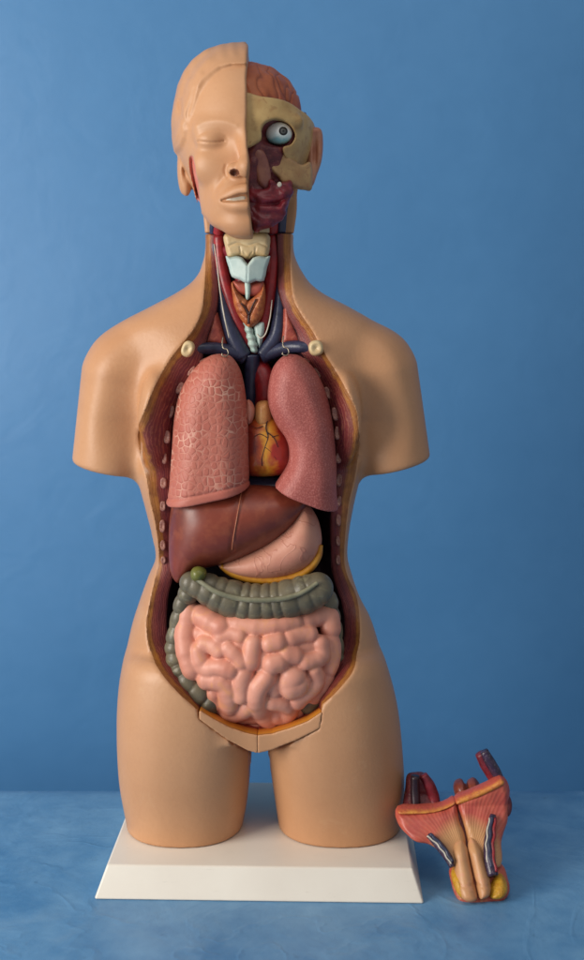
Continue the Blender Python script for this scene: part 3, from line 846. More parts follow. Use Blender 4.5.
tub('subclavian_vein', [(191, 350, -44), (204, 348.5, -42), (220, 349, -36), (235, 353, -32), (245, 358, -30)], 0, [5, 6, 6.5, 7], M_NAVY)
tub('subclavian_vein', [(313, 349, -44), (303, 347, -42), (290, 347, -36), (276, 351, -32), (262, 357, -30)], 0, [5, 6, 6.5, 7], M_NAVY)
tub('vena_cava', [(252, 354, -30), (252, 365, -28), (251, 385, -26), (250, 410, -24), (249, 425, -20)], 0, [8, 7.5, 6.5, 6], M_NAVY)
tub('aorta', [(264, 428, -26), (265, 410, -28), (266, 392, -30), (263, 374, -26), (258, 362, -18)], 0, [10, 10.5, 10.5, 8], M_RED)
tub('vagus_nerve', [(214, 244, -20), (217.5, 268, -24), (220, 290, -31), (224, 315, -42), (229, 338, -42)], 0, [.55, .6, .6, .55], M_WHITE, n=8)
tub('vagus_nerve', [(272, 300, -34), (270, 318, -37), (266, 333, -38), (261, 338, -38), (257, 334, -37)], 0, [.5, .6, .6, .5], M_WHITE, n=8)
organ('neck_muscle', [(214, 296), (218, 312), (224, 332), (227, 346), (214, 345), (203, 344), (208, 328), (212, 312)], -28, 6, 10, M_MUSC, torso_root, res=1.0)
organ('neck_muscle', [(285, 296), (290, 312), (297, 328), (304, 343), (290, 344), (281, 344), (282, 325), (283, 310)], -28, 6, 10, M_MUSC, torso_root, res=1.0)
organ('neck_muscle', [(224, 246), (232, 270), (240, 300), (250, 325), (262, 318), (266, 290), (267, 262), (270, 246)], -18, 8, 10, M_DKRED, torso_root, res=1.0)
def hy_post(f, X, Y, Z, d):
    a = crspline(pts([(229, 246), (238, 243), (248, 245.5), (258, 243), (266, 246)], -40)[:, [0, 2]], 5)
    f = f + 0.8*np.exp(-(line_d(X[:, 0, :], Z[:, 0, :], a)[:, None, :]/1.0)**2)*(Y < -32)
    for q in ([(240, 247), (241, 254)], [(256, 247), (255, 254)], [(243.5, 252), (248, 258)], [(252.5, 252), (248, 258)]):
        f = f + 0.6*np.exp(-(line_d(X[:, 0, :], Z[:, 0, :], pts(q, -40)[:, [0, 2]])[:, None, :]/0.7)**2)*(Y < -32)
    return f
organ('hyoid_bone', [(225, 234), (247, 233), (268, 234), (270, 245), (267, 257), (256, 256), (248, 260), (240, 256), (229, 258), (225, 246)], -34, 5, 8, M_CREAM, torso_root, res=0.8, post=hy_post, closed_spline=3)
def th_post(f, X, Y, Z, d):
    m = line_d(X[:, 0, :], Z[:, 0, :], pts([(248, 258), (247.5, 284)], -42)[:, [0, 2]])[:, None, :]
    return f + 0.5*np.exp(-(m/0.8)**2)*(Y < -38)
organ('thyroid_cartilage', [(225.5, 256), (231, 257), (237, 256), (243, 258), (248, 264), (253, 258), (260, 256), (266, 257), (270.5, 256), (267, 268), (264, 281), (256, 281), (248, 284), (240, 280), (232, 277), (229, 268)], -37, 3.2, 6, M_PALEBLUE, torso_root, res=0.7, post=th_post, closed_spline=2, tilt=lambda X, Z: -7 + 0.32*np.abs(X-W(248, 0, -40)[0]))
organ('cricoid_cartilage', [(233, 281), (248, 283), (263, 282), (264, 292), (256, 297), (246, 296), (237, 292)], -32, 6, 8, painted('cricoid_red', srgb(186, 96, 76), srgb(158, 70, 58), 90, .4), torso_root, res=0.8)
organ('larynx_ligament', [(245, 282), (250, 282), (250.5, 292), (249, 299), (246, 299), (245, 290)], -39, 2.5, 3.5, M_TEAL, torso_root, res=0.6)
def tg_post(f, X, Y, Z, d):
    for q in ([(249, 300), (246, 308), (249, 316), (248, 324)], [(246, 308), (241, 302)], [(249, 316), (255, 305), (258, 300)], [(249, 318), (242, 313)]):
        f = f + 1.3*np.exp(-(line_d(X[:, 0, :], Z[:, 0, :], crspline(pts(q, -40)[:, [0, 2]], 4))[:, None, :]/1.0)**2)*(Y < -30)
    return f + 0.5*vnoise(X/4, Y/4, Z/4, 6)
tg = organ('thyroid_gland', [(232, 282), (237, 290), (248, 299), (259, 292), (264, 283), (266, 295), (264, 310), (258, 323), (249, 328), (241, 320), (235, 308), (232, 295)], -34, 8, 10, M_THYROID, torso_root, res=0.7, post=tg_post)
gf = on_organ(tg)
for pl in ([(256, 299), (252, 307), (249, 315), (248.5, 324)], [(241, 303), (246, 309), (249, 315)]):
    v, f = tube(crspline([gf(*p, 0.0) for p in pl], 5), [.6, 1.0], 8); new_mesh('gland_vein', v, f, M_DARKLINE, tg)
def tr_post(f, X, Y, Z, d): return f + 0.7*np.sin(Z/1.5)*(np.abs(Y+36) < 30)
organ('trachea', [(243, 318), (249, 318), (253, 330), (257.5, 346), (256, 353), (250, 349), (246, 334)], -33, 4, 6, M_TEAL, torso_root, res=0.7, post=lambda f, X, Y, Z, d: f + 0.5*np.sin(Z/1.1))
organ('trachea_side', [(254.5, 325), (264, 322), (264, 334), (260, 348), (257, 343), (254, 332)], -31, 4, 6, M_PALEBLUE, torso_root, res=0.7)
organ('mediastinum', [(246, 360), (270, 360), (276, 400), (292, 440), (290, 480), (240, 480), (244, 420)], -4, 10, 18, M_MAROON, torso_root, res=1.5)
organ('diaphragm', [(238, 476), (262, 474), (290, 476), (310, 490), (300, 510), (220, 510), (225, 490)], -26, 12, 22, M_NAVY, torso_root, res=1.5)
organ('bronchus', [(247, 400), (252, 402), (255, 410), (253, 420), (248, 424), (245, 412)], -52, 5, 8, painted('bronchus_pink', srgb(206, 140, 116), srgb(184, 112, 96), 90, .4), torso_root, res=0.8)
for c in ((224.5, 346), (285, 345)):
    P = [(c[0]-1.5, c[1]-9, -62), (c[0]-2.2, c[1]-3, -64), (c[0]-1.2, c[1]+2, -66), (c[0]+2.6, c[1]+3.5, -67), (c[0]+3.8, c[1]+7.5, -68), (c[0]+1.2, c[1]+10.5, -69), (c[0]-2.2, c[1]+9.5, -68.5), (c[0]-2.4, c[1]+7.2, -68)]
    tub('hook', P, 0, [.65, .65, .6], M_METAL, n=8, sub=6)

# ---------------------------------------------------------------- HEAD
head = empty('head', W(247, 232, 0))
head.parent = torso_root
head.location = tuple(ORIG['head'] - ORIG[torso_root.name])
HX = W(247, 0, 0)[0]
def H(px, py, y): return W(px, py, y)
def head_field(X, Y, Z):
    zc = W(0, 120, 0)[2]
    ex = 2.45
    q_ = (np.abs((X-HX)/71.0)**ex + np.abs((Z-zc)/74.5)**ex)**(2/ex) + ((Y-10)/90.0)**2
    f = (np.sqrt(q_) - 1) * 74
    hp = np.array([70, 100, 130, 160, 180, 200, 212, 222, 230, 236, 250])
    hw = np.array([60, 66, 67, 62, 56, 50, 45, 38, 30, 20, 12])
    fy = np.array([-66, -75, -79, -80, -82, -82, -82, -82, -80, -72, -60])
    by = np.array([60, 60, 60, 50, 38, 14, -4, -20, -30, -38, -40])
    zz = Z.ravel().astype(float); pyq = CY + CZ - zz
    g = lambda v: cubic(pyq, hp, v)[None, None, :]
    a, F_, B_ = g(hw), g(fy), g(by)
    yc = np.minimum(0.0, B_ - 25); b = np.where(Y < yc, yc - F_, B_ - yc)
    n = 2.25
    fc = ((np.abs((X-HX)/a)**n + np.abs((Y-yc)/b)**n)**(1/n) - 1)*np.minimum(a, np.abs(b))
    fc = smax(fc, W(0, 237.5, -60)[2] - Z, 14)
    fc = smax(fc, Z - W(0, 108)[2], 30)
    f = smin(f, fc, 14)
    return f
def neck_field(X, Y, Z):
    f = loft(X, Y, Z, TT[:, 0], TT[:, 1], TT[:, 2], TT[:, 3], TT[:, 4], 2.2) if Z.min() > 0 else None
    return f
def full_face(X, Y, Z, detail=True):
    f = head_field(X, Y, Z)
    # forehead, cheek, brow, nose, lips, chin (left half only is kept)
    f = smin(f, cap(X, Y, Z, H(203, 130, -66), H(240, 127, -75), 7, 7), 12)
    f = smin(f, ell(X, Y, Z, H(209, 165, -64), (15, 12, 14)), 14)
    f = smax(f, -ell(X, Y, Z, H(213, 139, -92), (19, 17, 11)), 10)
    f = smin(f, ell(X, Y, Z, H(212, 140, -67.5), (14, 12.5, 9.5)), 6)
    f = smin(f, cap(X, Y, Z, H(247.5, 126, -78), H(248.5, 167, -96), 6, 8.5), 9)
    f = smin(f, ell(X, Y, Z, H(247, 167, -96), (9, 10, 9)), 5)
    f = smin(f, ell(X, Y, Z, H(235, 169.5, -88), (7.8, 9, 6.6)), 4)
    f = smax(f, -ell(X, Y, Z, H(234, 173, -97), (3.9, 9, 3.1)), 1.5)
    # muzzle
    f = smin(f, ell(X, Y, Z, H(246, 200, -70), (28, 20, 20)), 12)
    up = crspline([H(222, 199, -78), H(229, 195.5, -84), (H(237, 191.5, -88)), H(246, 189.5, -91), H(252, 190, -91)], 4)
    lo = crspline([H(222, 202, -77), H(230, 204.5, -83), (H(238, 205.5, -87)), H(246, 206, -89), H(252, 205.5, -88)], 4)
    for pl, r0, r1 in ((up, 1.5, 3.0), (lo, 1.8, 4.2)):
        for i, (a, b) in enumerate(zip(pl[:-1], pl[1:])):
            t = min(1, i/8); t2 = min(1, (i+1)/8)
            f = smin(f, cap(X, Y, Z, a, b, r0+(r1-r0)*t, r0+(r1-r0)*t2), 5)
    mo = crspline([H(221.5, 200.5, -84), H(230, 199.5, -90), H(240, 197.5, -94), H(250, 197, -95)], 4)
    for i, (a, b) in enumerate(zip(mo[:-1], mo[1:])):
        f = smax(f, -cap(X, (Y - a[1])*0.4 + a[1], Z, a, b, 1.0 + 2.6*min(1, i/8), 1.0 + 2.6*min(1, (i+1)/8)), 1.0)
    f = smin(f, ell(X, Y, Z, H(246, 225, -72), (20, 15, 12)), 10)
    f = smax(f, -ell(X, Y, Z, H(246, 214.5, -100), (20, 8, 4)), 6)
    if detail:
        front = sstep(-30, -55, Y)
        x2, z2 = X[:, 0, :], Z[:, 0, :]
        L = lambda pl, y: line_d(x2, z2, crspline(pts(pl, y)[:, [0, 2]], 6))[:, None, :]
        f = f + 1.1*np.exp(-(L([(198, 140.5), (204, 142), (212, 142.6), (219, 142), (224, 140.8)], -76)/0.9)**2)*front
        f = f + 0.35*np.exp(-(L([(198, 135), (206, 131.5), (214, 131), (222, 133), (227, 137)], -76)/1.3)**2)*front
        f = f - 0.7*np.exp(-(L([(197, 126), (205, 122.5), (216, 121.5), (228, 123.5), (236, 127)], -72)/3.0)**2)*front
        f = f + 0.8*np.exp(-(L([(225.5, 165), (224.5, 171), (227, 176.5)], -86)/1.4)**2)*front
        f = f + 0.7*np.exp(-(L([(223, 178), (217, 188), (215, 196)], -78)/2.6)**2)*front
        # hair: a raised cap with soft strands
        hp = pts([(300, 68), (246, 66.5), (232, 67), (221, 70), (213, 75.5), (205, 84), (198, 95), (193.5, 105), (190, 116), (187.5, 128), (185, 138), (180, 146), (165, 150), (150, 150), (150, 20), (300, 20)], -55)[:, [0, 2]]
        hd = poly_sd(x2, z2, hp)[:, None, :]
        wd = 1.2 + 5.0*sstep(-44-W(0,0)[0]*0, -84, X - 0*Z) * (1.0)
        m = np.clip((hd + wd*0.5)/(wd*1.3), 0, 1); m = m*m*(3-2*m)
        strand = np.sin((X*0.9 + Z*0.25 + 3*np.sin(Z/17) + 2*np.sin(X/9))/1.9)
        sw = np.sin((X*0.75 - Z*0.45 + 4*np.sin(Z/23) + 3*np.sin((X+Z)/17))/2.3)
        f = f - m*(3.2 + 0.15*strand*sstep(4, 14, hd) + 0.8*sw*sstep(3, 10, hd)*sstep(0, -25, Y)*sstep(W(222, 0)[0], W(205, 0)[0], X))
        f = f + 0.9*np.exp(-(L([(196.5, 92), (193, 103), (190, 112), (187, 121), (186.5, 127)], -45)/2.6)**2)*(Y < 5)*1.1 - 0.9*np.exp(-(L([(191, 84), (186.5, 98), (185, 112), (186, 124)], -30)/3.0)**2)*(Y < 10) - 0.8*np.exp(-(L([(203, 78), (198, 90), (195.5, 102), (191.5, 116)], -45)/2.6)**2)*(Y < 10) + 1.2*np.exp(-(L([(181, 103), (183, 114), (186, 126)], -20)/2.2)**2)*(Y < 20)
    return f
X, Y, Z = grid((-118, -112, 580), (-20, 106, 800), 1.0)
f = full_face(X, Y, Z)
# ear
ear = ell(X, Y, Z, H(183.5, 168, 2), (6.2, 15, 26))
ear = smax(ear, -ell(X, Y, Z, H(186.5, 164, -13), (4.5, 9, 15)), 2)
ear = smax(ear, -ell(X, Y, Z, H(181.5, 154, -13), (2.0, 6, 9)), 1.2)
ear = smin(ear, ell(X, Y, Z, H(186.5, 184, -2), (5, 9, 12)), 4)
ear = smin(ear, cap(X, Y, Z, H(186, 158, -7), H(188, 180, -7), 2.5), 2)
ear = np.maximum(ear, Z - W(0, 143)[2])
nk = loft(X, Y, Z, TT[:, 0], TT[:, 1], TT[:, 2], TT[:, 3], TT[:, 4], 2.2)
nk = smax(nk, -12 - Y, 3); nk = np.maximum(nk, Z - W(0, 170)[2]); nk = np.maximum(nk, W(0, 233.2)[2] - Z)
f = smin(f, ear, 3)
SLIT = crspline(pts([(190.5, 159), (194, 158.5), (197.5, 168), (199, 182), (200, 196), (202, 212), (198.5, 207), (194.5, 194), (191.5, 180), (190, 168)], -35)[:, [0, 2]], 4, True)
sd_ = poly_sd(X[:, 0, :], Z[:, 0, :], SLIT)[:, None, :]
f = f + 3.5*sstep(-0.8, 1.8, sd_)*(Y < -6)
f = smin(f, nk, 5)
spx = np.interp(CY + (CZ - Z.ravel().astype(float))/0.94, [40, 125, 145, 160, 172, 184, 198, 212, 226, 240], [246.6, 246.8, 247.8, 249.4, 249.8, 248.2, 250.0, 250.3, 252.0, 253.0])
spx = np.convolve(np.pad(spx, 6, 'edge'), np.ones(13)/13, 'valid')[None, None, :]
spl = X - (spx - CX)*np.where(Y < -30, 0.945, 0.985)
f = smax(f, spl + 0.25*np.sin(Z/9.0) + 0.15*np.sin(Z/3.7), 2.2)
V, Q = snets(f, X, Y, Z, 2)
red = sstep(-0.8, 0.6, poly_sd(V[:, 0], V[:, 2], SLIT))*(V[:, 1] < -4)
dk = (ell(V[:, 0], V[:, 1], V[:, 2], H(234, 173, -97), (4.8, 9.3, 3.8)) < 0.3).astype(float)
new_mesh('face_half', V, Q, M_HEAD, head, {'red': red, 'dark': dk})
organ('teeth', [(224, 200), (232, 196.5), (247, 192), (247, 202), (236, 203.5)], -81, 2.5, 5, M_WHITE, head, res=0.7, closed_spline=0)

# skinned half: inner core, skull, brain
X, Y, Z = grid((-46.5, -82, 590), (26, 106, 770), 1.1)
inner = W(247.6, 0, 0)[0]
core = head_field(X, Y, Z) + 9
core = np.maximum(np.maximum(core, Z - W(0, 116)[2]), X - W(305, 0)[0])
nk = loft(X, Y, Z, TT[:, 0], TT[:, 1], TT[:, 2], TT[:, 3], TT[:, 4], 2.2)
core = smax(core, -ell(X, Y, Z, H(278, 134, -66), (17, 22, 14)), 3)
core = core + 1.6*vnoise(X/5, Y/5, Z/5, 31) + 0.8*vnoise(X/2.5, Y/2.5, Z/2.5, 32)
core = np.maximum(core, inner - X)
V, Q = snets(core, X, Y, Z, 2)
new_mesh('deep_face', V, Q, M_MAROON, head)
# scalp at the back and the neck strip
sc = np.maximum(head_field(X, Y, Z) + 2.0, -8 - Y)
sc = np.maximum(sc + 2.0, Z - W(0, 120)[2] + 0.9*(X - W(300, 0)[0]))
nk2 = smax(nk, -4 - Y, 3); nk2 = np.maximum(nk2, Z - W(0, 170)[2]); nk2 = np.maximum(nk2, W(0, 233.2)[2] - Z)
sc = np.maximum(smin(sc, nk2, 4), inner - X)
V, Q = snets(sc, X, Y, Z, 2)
new_mesh('scalp', V, Q, M_HEAD, head, {'red': np.zeros(len(V)), 'dark': np.zeros(len(V))})
sk_poly = [(240, 98.5), (262, 98.8), (285, 101), (299, 107), (312, 113.5), (322, 125), (320, 160), (311, 166), (307, 160), (305, 164), (299, 167), (289, 161.5), (284.5, 156), (283, 148), (291, 144), (295, 135), (291, 126.5), (283, 121.5), (274, 121.5), (266, 125), (262, 131), (262, 138), (260.5, 143), (255, 147), (249, 149.5), (240, 149.5)]
P2 = crspline(pts(sk_poly, -55)[:, [0, 2]], 4, True)
sk = head_field(X, Y, Z) + 4.5
brow = cap(X, Y, Z, H(258, 119, -66), H(297, 121, -52), 5, 5)
sk = smin(sk, brow, 8)
sk = np.maximum(sk, -(head_field(X, Y, Z) + 18))
d = poly_sd(X[:, 0, :], Z[:, 0, :], P2)[:, None, :]
sk = smax(sk, -d, 2.0); sk = np.maximum(sk, inner - X); sk = np.maximum(sk, Y - 60)
V, Q = snets(sk, X, Y, Z, 2)
new_mesh('skull', V, Q, M_BONE, head)
# brain
X, Y, Z = grid((-47, -80, 640), (24, 100, 782), 1.0)
br = ell(X, Y, Z, (HX, 6, W(0, 116)[2]), (55.5, 76, 53.5))
def foldf(x, y, z): return vnoise(x/3.6, y/6, z/9.0, 41) + 0.5*vnoise(x/3, y/3, z/4.0, 42)
fold = np.exp(-(foldf(X, Y, Z)/0.2)**2)
br = br + 1.5*fold + 0.8*vnoise(X/4, Y/4, Z/5, 44)
br = np.maximum(br, inner - X); br = np.maximum(br, W(0, 120)[2] - Z)
V, Q = snets(br, X, Y, Z, 1)
fv = np.exp(-(foldf(V[:, 0], V[:, 1], V[:, 2])/0.2)**2)*0.6
new_mesh('brain', V, Q, M_BRAIN, head, {'fold': fv})
# eyeball
ec = H(279, 134, -48)
X, Y, Z = grid(ec-20, ec+20, 0.7)
ey = np.sqrt((X-ec[0])**2+(Y-ec[1])**2+(Z-ec[2])**2)-13.4
lid = np.sqrt(((X-ec[0]-0.02*(Z-ec[2]))/1.0)**2 + ((Z-ec[2])*1.24)**2) - 13.2
ey = smax(ey, lid, 2.0)
V, Q = snets(ey, X, Y, Z, 2)
eyo = new_mesh('eyeball', V, Q, M_EYE, head)
def disc_on(c, r, dx, dz, rr, depth, name, mat, par):
    V = []; F = []
    n = 24; rings = 5
    for k in range(rings+1):
        q = rr*k/rings
        for j in range(n):
            a = 2*math.pi*j/n
            x = dx + q*math.cos(a); z = dz + q*math.sin(a)
            y = -math.sqrt(max(r*r - x*x - z*z, 0.0))
            V.append((c[0]+x, c[1]+y-depth*(1-(k/rings)**2)-0.05, c[2]+z))
    for k in range(rings):
        for j in range(n):
            F.append((k*n+j, k*n+(j+1) % n, (k+1)*n+(j+1) % n, (k+1)*n+j))
    return new_mesh(name, V, F, mat, par)
disc_on(ec, 13.4, 4.2, 1.2, 4.2, .5, 'iris', M_PUPIL, eyo)
disc_on(ec, 13.4, 4.2, 1.2, 3.2, .9, 'iris', M_IRIS, eyo)
disc_on(ec, 13.4, 4.2, 1.2, 1.6, 1.3, 'pupil', M_PUPIL, eyo)
# facial bones and muscles of the skinned half
M_UPPERJAW = painted('upper_jaw_bone', srgb(188, 150, 100), srgb(154, 112, 74), 70, .45, 220, .6, c3=srgb(150, 100, 70))
def mx_post(f, X, Y, Z, d):
    for q in ((270.5, 157.5), (273.5, 157), (270, 161.5), (273.5, 162.5)):
        w = W(*q, -70)
        f = np.maximum(f, 1.0 - np.sqrt((X-w[0])**2 + (Z-w[2])**2) - (Y > -58)*5)
    return f + 0.9*vnoise(X/6, Y/6, Z/6, 51) + 0.5*vnoise(X/3, Y/3, Z/3, 56)
tl = lambda X, Z: (X - W(262, 0)[0])**2*0.009
organ('cheek_bone', [(264, 147), (274, 149), (284, 152), (292, 158), (301, 163), (310, 160), (313, 170), (311.5, 187), (303, 188), (294, 186), (289, 183), (283, 185), (279, 178), (271, 171), (266, 160)], -56, 3.5, 6, M_UPPERJAW, head, res=0.8, post=mx_post, tilt=tl)
organ('nasal_bone', [(254, 148), (262, 150), (267, 158), (270, 170), (271, 181), (265, 189), (257, 181), (253.5, 166), (252, 156)], -64, 4.5, 5, painted('concha_brown', srgb(158, 104, 84), srgb(118, 62, 62), 80, .4), head, res=0.8, post=lambda f, X, Y, Z, d: f+0.5*vnoise(X/5, Y/5, Z/5, 52))
def jm_post(f, X, Y, Z, d): return f + 1.3*vnoise(X/4.5, Y/6, Z/4, 53) + 0.7*vnoise(X/2.2, Y/3, Z/2.2, 54)
def jaw_post(f, X, Y, Z, d):
    g = line_d(X[:, 0, :], Z[:, 0, :], pts([(248, 203), (262, 205.5), (276, 204), (289, 197)], -63)[:, [0, 2]])[:, None, :]
    fib = np.sin((Z*0.9 + X*0.35 + 2.5*np.sin(X/6.0))/1.25)
    return jm_post(f, X, Y, Z, d) + 1.0*np.exp(-(g/1.3)**2) + 0.35*fib - 1.2*np.exp(-((g-5)/3.5)**2)
organ('jaw_muscle', [(248, 183), (254, 182), (260, 190), (267, 188), (270, 180), (277, 184), (284, 181), (291, 180), (293, 190), (289, 200), (286, 211), (280, 220), (272, 227), (264, 229), (257, 232), (253, 226), (248, 214)], -63, 6, 9, M_DKRED, head, res=0.7, post=jaw_post, tilt=tl)
c = H(279.5, 184.5, -74); v, f = superell(c, (2.2, 2, 2.6), 0, 14, 8, 1.0); new_mesh('salivary_duct', v, f, M_WHITE, head)
organ('ear', [(308, 131), (316, 128), (321.5, 131), (323, 143), (322, 156), (318, 172), (313, 186), (303, 189), (302, 180), (306, 168), (307, 150)], -6, 5, 9, painted('ear_pink', srgb(196, 140, 108), srgb(176, 108, 86), 60, .42), head, res=0.8, post=lambda f, X, Y, Z, d: f + 3.0*np.exp(-((X-W(315, 0, -6)[0])/2.2)**2 - ((Z-W(0, 155, -6)[2])/13.0)**2)*(Y < -4) + 0.5*vnoise(X/5, Y/5, Z/5, 57))
tub('jugular_vein', [(284, 200, -20), (282, 214, -18), (281, 232.5, -14)], 0, [5, 5, 4.5], M_NAVY, head)
tub('carotid_artery', [(276, 208, -24), (273, 220, -20), (272, 232.5, -16)], 0, [5.5, 6, 6], M_RED, head)
tub('jugular_vein', [(215, 218, -22), (213, 226, -18), (213, 232.5, -14)], 0, [3, 3.4, 3.6], M_NAVY, head)
tub('carotid_artery', [(222, 220, -26), (219, 227, -20), (218.5, 232.5, -16)], 0, [4.5, 5, 5.6], M_RED, head)
tub('throat_wall', [(247, 218, -30), (248, 226, -30), (248, 232.6, -30)], 0, [20, 21, 21], M_CREAM, head, n=28)

# ---------------------------------------------------------------- display base
def frustum(x0, x1, y0, y1, z0, z1, ins, cx, rot, bev=1.6, insx=9):
    import bmesh
    bm = bmesh.new()
    vs = [bm.verts.new(p) for p in ((x0, y0, z0), (x1, y0, z0), (x1, y1, z0), (x0, y1, z0), (x0+insx, y0+ins, z1), (x1-insx, y0+ins, z1), (x1-insx, y1-ins, z1), (x0+insx, y1-ins, z1))]
    for q in ((3, 2, 1, 0), (4, 5, 6, 7), (0, 1, 5, 4), (1, 2, 6, 5), (2, 3, 7, 6), (3, 0, 4, 7)): bm.faces.new([vs[i] for i in q])
    bmesh.ops.bevel(bm, geom=list(bm.edges), offset=bev, segments=3, profile=0.5, affect='EDGES')
    V = np.array([v.co for v in bm.verts]); bm.verts.index_update(); bm.verts.ensure_lookup_table()
    F = [[v.index for v in f.verts] for f in bm.faces]; bm.free()
    c, s = math.cos(rot), math.sin(rot)
    m = np.array([cx, (y0+y1)/2, 0]); V = V - m
    V = np.stack([V[:, 0]*c - V[:, 1]*s, V[:, 0]*s + V[:, 1]*c, V[:, 2]], 1) + m
    return V, F
xa, xb = W(97, 0, -130)[0], W(427, 0, -130)[0]
v, f = frustum(xa, xb, -131, 97, 0.3, 25, 15, (xa+xb)/2, math.radians(-1.6))
bs = new_mesh('display_base', v, f, M_BASE, None, smooth=False)
tag(bs, 'white rectangular base with sloping sides under the cut-off thighs', 'base')

# ---------------------------------------------------------------- detached insert on the table
gi = empty('genital_insert', W(470, 903, -134))
tag(gi, 'detached male pelvic insert with red muscle and yellow fat leaning beside the white base', 'anatomical insert')
# leaning plane: foot forward, wings resting back on the base edge
zfoot = W(470, 900, -130)[2]
def lean(py): return -126 + 56*max(0, min(1, (900-py)/100))
def LP(lst, dy=0.0): return np.array([W(p[0], p[1], lean(p[1]) + dy) for p in lst])
def lorgan(name, poly, R, Hh, mat, parent, dy=0.0, res=0.8, post=None, spl=6, attrs=None, ybias=None):
    P = LP(poly, dy)[:, [0, 2]]
    P2 = crspline(P, spl, True) if spl else P
    ymin, ymax = lean(905)+dy-Hh-22, lean(740)+dy+Hh+22
    X, Y, Z = grid((P2[:, 0].min(), ymin, P2[:, 1].min()), (P2[:, 0].max(), ymax, P2[:, 1].max()), res)
    d = poly_sd(X[:, 0, :], Z[:, 0, :], P2)[:, None, :]
    z1 = W(0, 900, -126)[2]; z2 = W(0, 800, -70)[2]
    yc = -126 + 56*np.clip((Z - z1)/(z2 - z1), 0, 1) + dy
    if ybias is not None: yc = yc + ybias(X, Z)
    f = np.sqrt(np.maximum(R-d, 0)**2 + ((Y-yc)*R/Hh)**2) - R
    if post: f = post(f, X, Y, Z, d)
    V, Q = snets(f, X, Y, Z, 2)
    return new_mesh(name, V, Q, mat, parent, attrs(V) if attrs else None)
def mk_fan():
    t = NT('pelvic_muscle')
    a = t.attr('ang')
    wav = t.math('SINE', t.math('ADD', t.math('MULTIPLY', a, 95.0), t.math('MULTIPLY', t.noise(45, 4), 9.0)))
    c = t.mix(t.ramp(wav, [(0.0, 0.0), (0.9, 0.6)]), srgb(194, 90, 72), srgb(202, 106, 83))
    c = t.mix(t.ramp(t.noise(50, 4), [(0.45, 0.0), (0.7, 0.7)]), c, srgb(160, 56, 54))
    c = t.mix(t.ramp(t.attr('skin'), [(0.2, 0.0), (0.9, 1.0)]), c, srgb(206, 150, 100))
    return t.done(c, 0.4, t.bump(t.math('ADD', t.math('MULTIPLY', wav, 0.4), t.noise(300, 3)), 0.0006, 0.3))
M_FAN = mk_fan()
cfan = W(466, 862, -100)
def fan_attr(V):
    ang = np.arctan2(V[:, 0]-cfan[0], V[:, 2]-cfan[2])
    r = np.hypot(V[:, 0]-cfan[0], V[:, 2]-cfan[2])
    return {'ang': ang, 'skin': sstep(46, 26, r)}
def wing_post(f, X, Y, Z, d): return f + 0.8*vnoise(X/7, Y/7, Z/7, 81) + 0.4*vnoise(X/3.5, Y/3.5, Z/3.5, 82)
# left and right wings with the split between
lorgan('muscle_wing', [(398, 808), (425, 806), (444, 802), (454.5, 797), (459.5, 818), (464, 832), (467, 850), (470, 865), (460, 868), (450, 862), (440, 850), (427, 842), (410, 837), (399, 826)], 7, 13, M_FAN, gi, attrs=fan_attr, spl=4, post=wing_post)
lorgan('muscle_wing', [(455.5, 796.5), (470, 790), (488, 782), (502, 775.5), (509, 790), (507, 815), (502, 836), (500, 862), (490, 866), (471.5, 864), (468, 848), (464.5, 830), (460, 816)], 7, 13, M_FAN, gi, attrs=fan_attr, spl=4, post=wing_post)
def mk_fato():
    t = NT('fat_orange')
    c = t.mix(t.ramp(t.noise(190, 5), [(0.35, 0.0), (0.68, 1.0)]), srgb(220, 148, 62), srgb(198, 108, 54))
    e = t.math('ADD', t.attr('band'), t.math('MULTIPLY', t.math('SUBTRACT', t.noise(140, 4), 0.5), 0.7))
    c = t.mix(t.ramp(e, [(0.1, 1.0), (0.5, 0.0)]), c, srgb(190, 84, 66))
    c = t.mix(t.ramp(t.noise(320, 4), [(0.55, 0.0), (0.7, 0.6)]), c, srgb(164, 76, 44))
    return t.done(c, 0.42, t.bump(t.noise(360, 5), 0.001, 0.7))
M_FATO = mk_fato()
def band_attr(poly):
    P2 = crspline(LP(poly, -5)[:, [0, 2]], 3, True)
    return lambda V: {'band': np.clip(poly_sd(V[:, 0], V[:, 2], P2)/4.0, 0, 1)}
FB1 = [(398, 807.5), (412, 806), (430, 806), (443, 803), (454, 797.5), (455, 803.5), (444, 809), (430, 812.5), (412, 813.5), (398.5, 813)]
FB2 = [(455.2, 796.5), (470, 790), (487, 782.5), (500, 776), (504, 782), (489, 790.5), (471, 798.5), (456, 804)]
lorgan('fat_layer', FB1, 3.5, 9, M_FATO, gi, dy=-5, spl=3, attrs=band_attr(FB1))
lorgan('fat_layer', FB2, 3.5, 9, M_FATO, gi, dy=-5, spl=3, attrs=band_attr(FB2))
M_SHAFT = painted('shaft_skin', srgb(210, 156, 108), srgb(190, 132, 88), 40, .4, 160, .4, .0008, c3=srgb(216, 150, 116))
def sh_post(f, X, Y, Z, d): return f + 7*sstep(W(0, 856, -118)[2], W(0, 832, -100)[2], Z) + 0.5*np.exp(-((Z-W(0, 884, -128)[2])/1.5)**2)*(Y < -110) + 0.3*vnoise(X/5, Y/5, Z/5, 61)
lorgan('shaft_half', [(453, 838), (464, 832), (466.8, 846), (470, 862), (474, 880), (478, 898), (471, 902), (463, 900), (458, 890), (455, 868), (452.5, 852)], 8, 12, M_SHAFT, gi, dy=-9, post=sh_post, spl=4)
lorgan('shaft_half', [(464.6, 832), (476, 833), (482, 850), (487, 868), (491, 884), (490, 895), (484, 899), (478.6, 898), (474.6, 880), (470.6, 862), (467.4, 846)], 8, 12, M_SHAFT, gi, dy=-9, post=sh_post, spl=4)
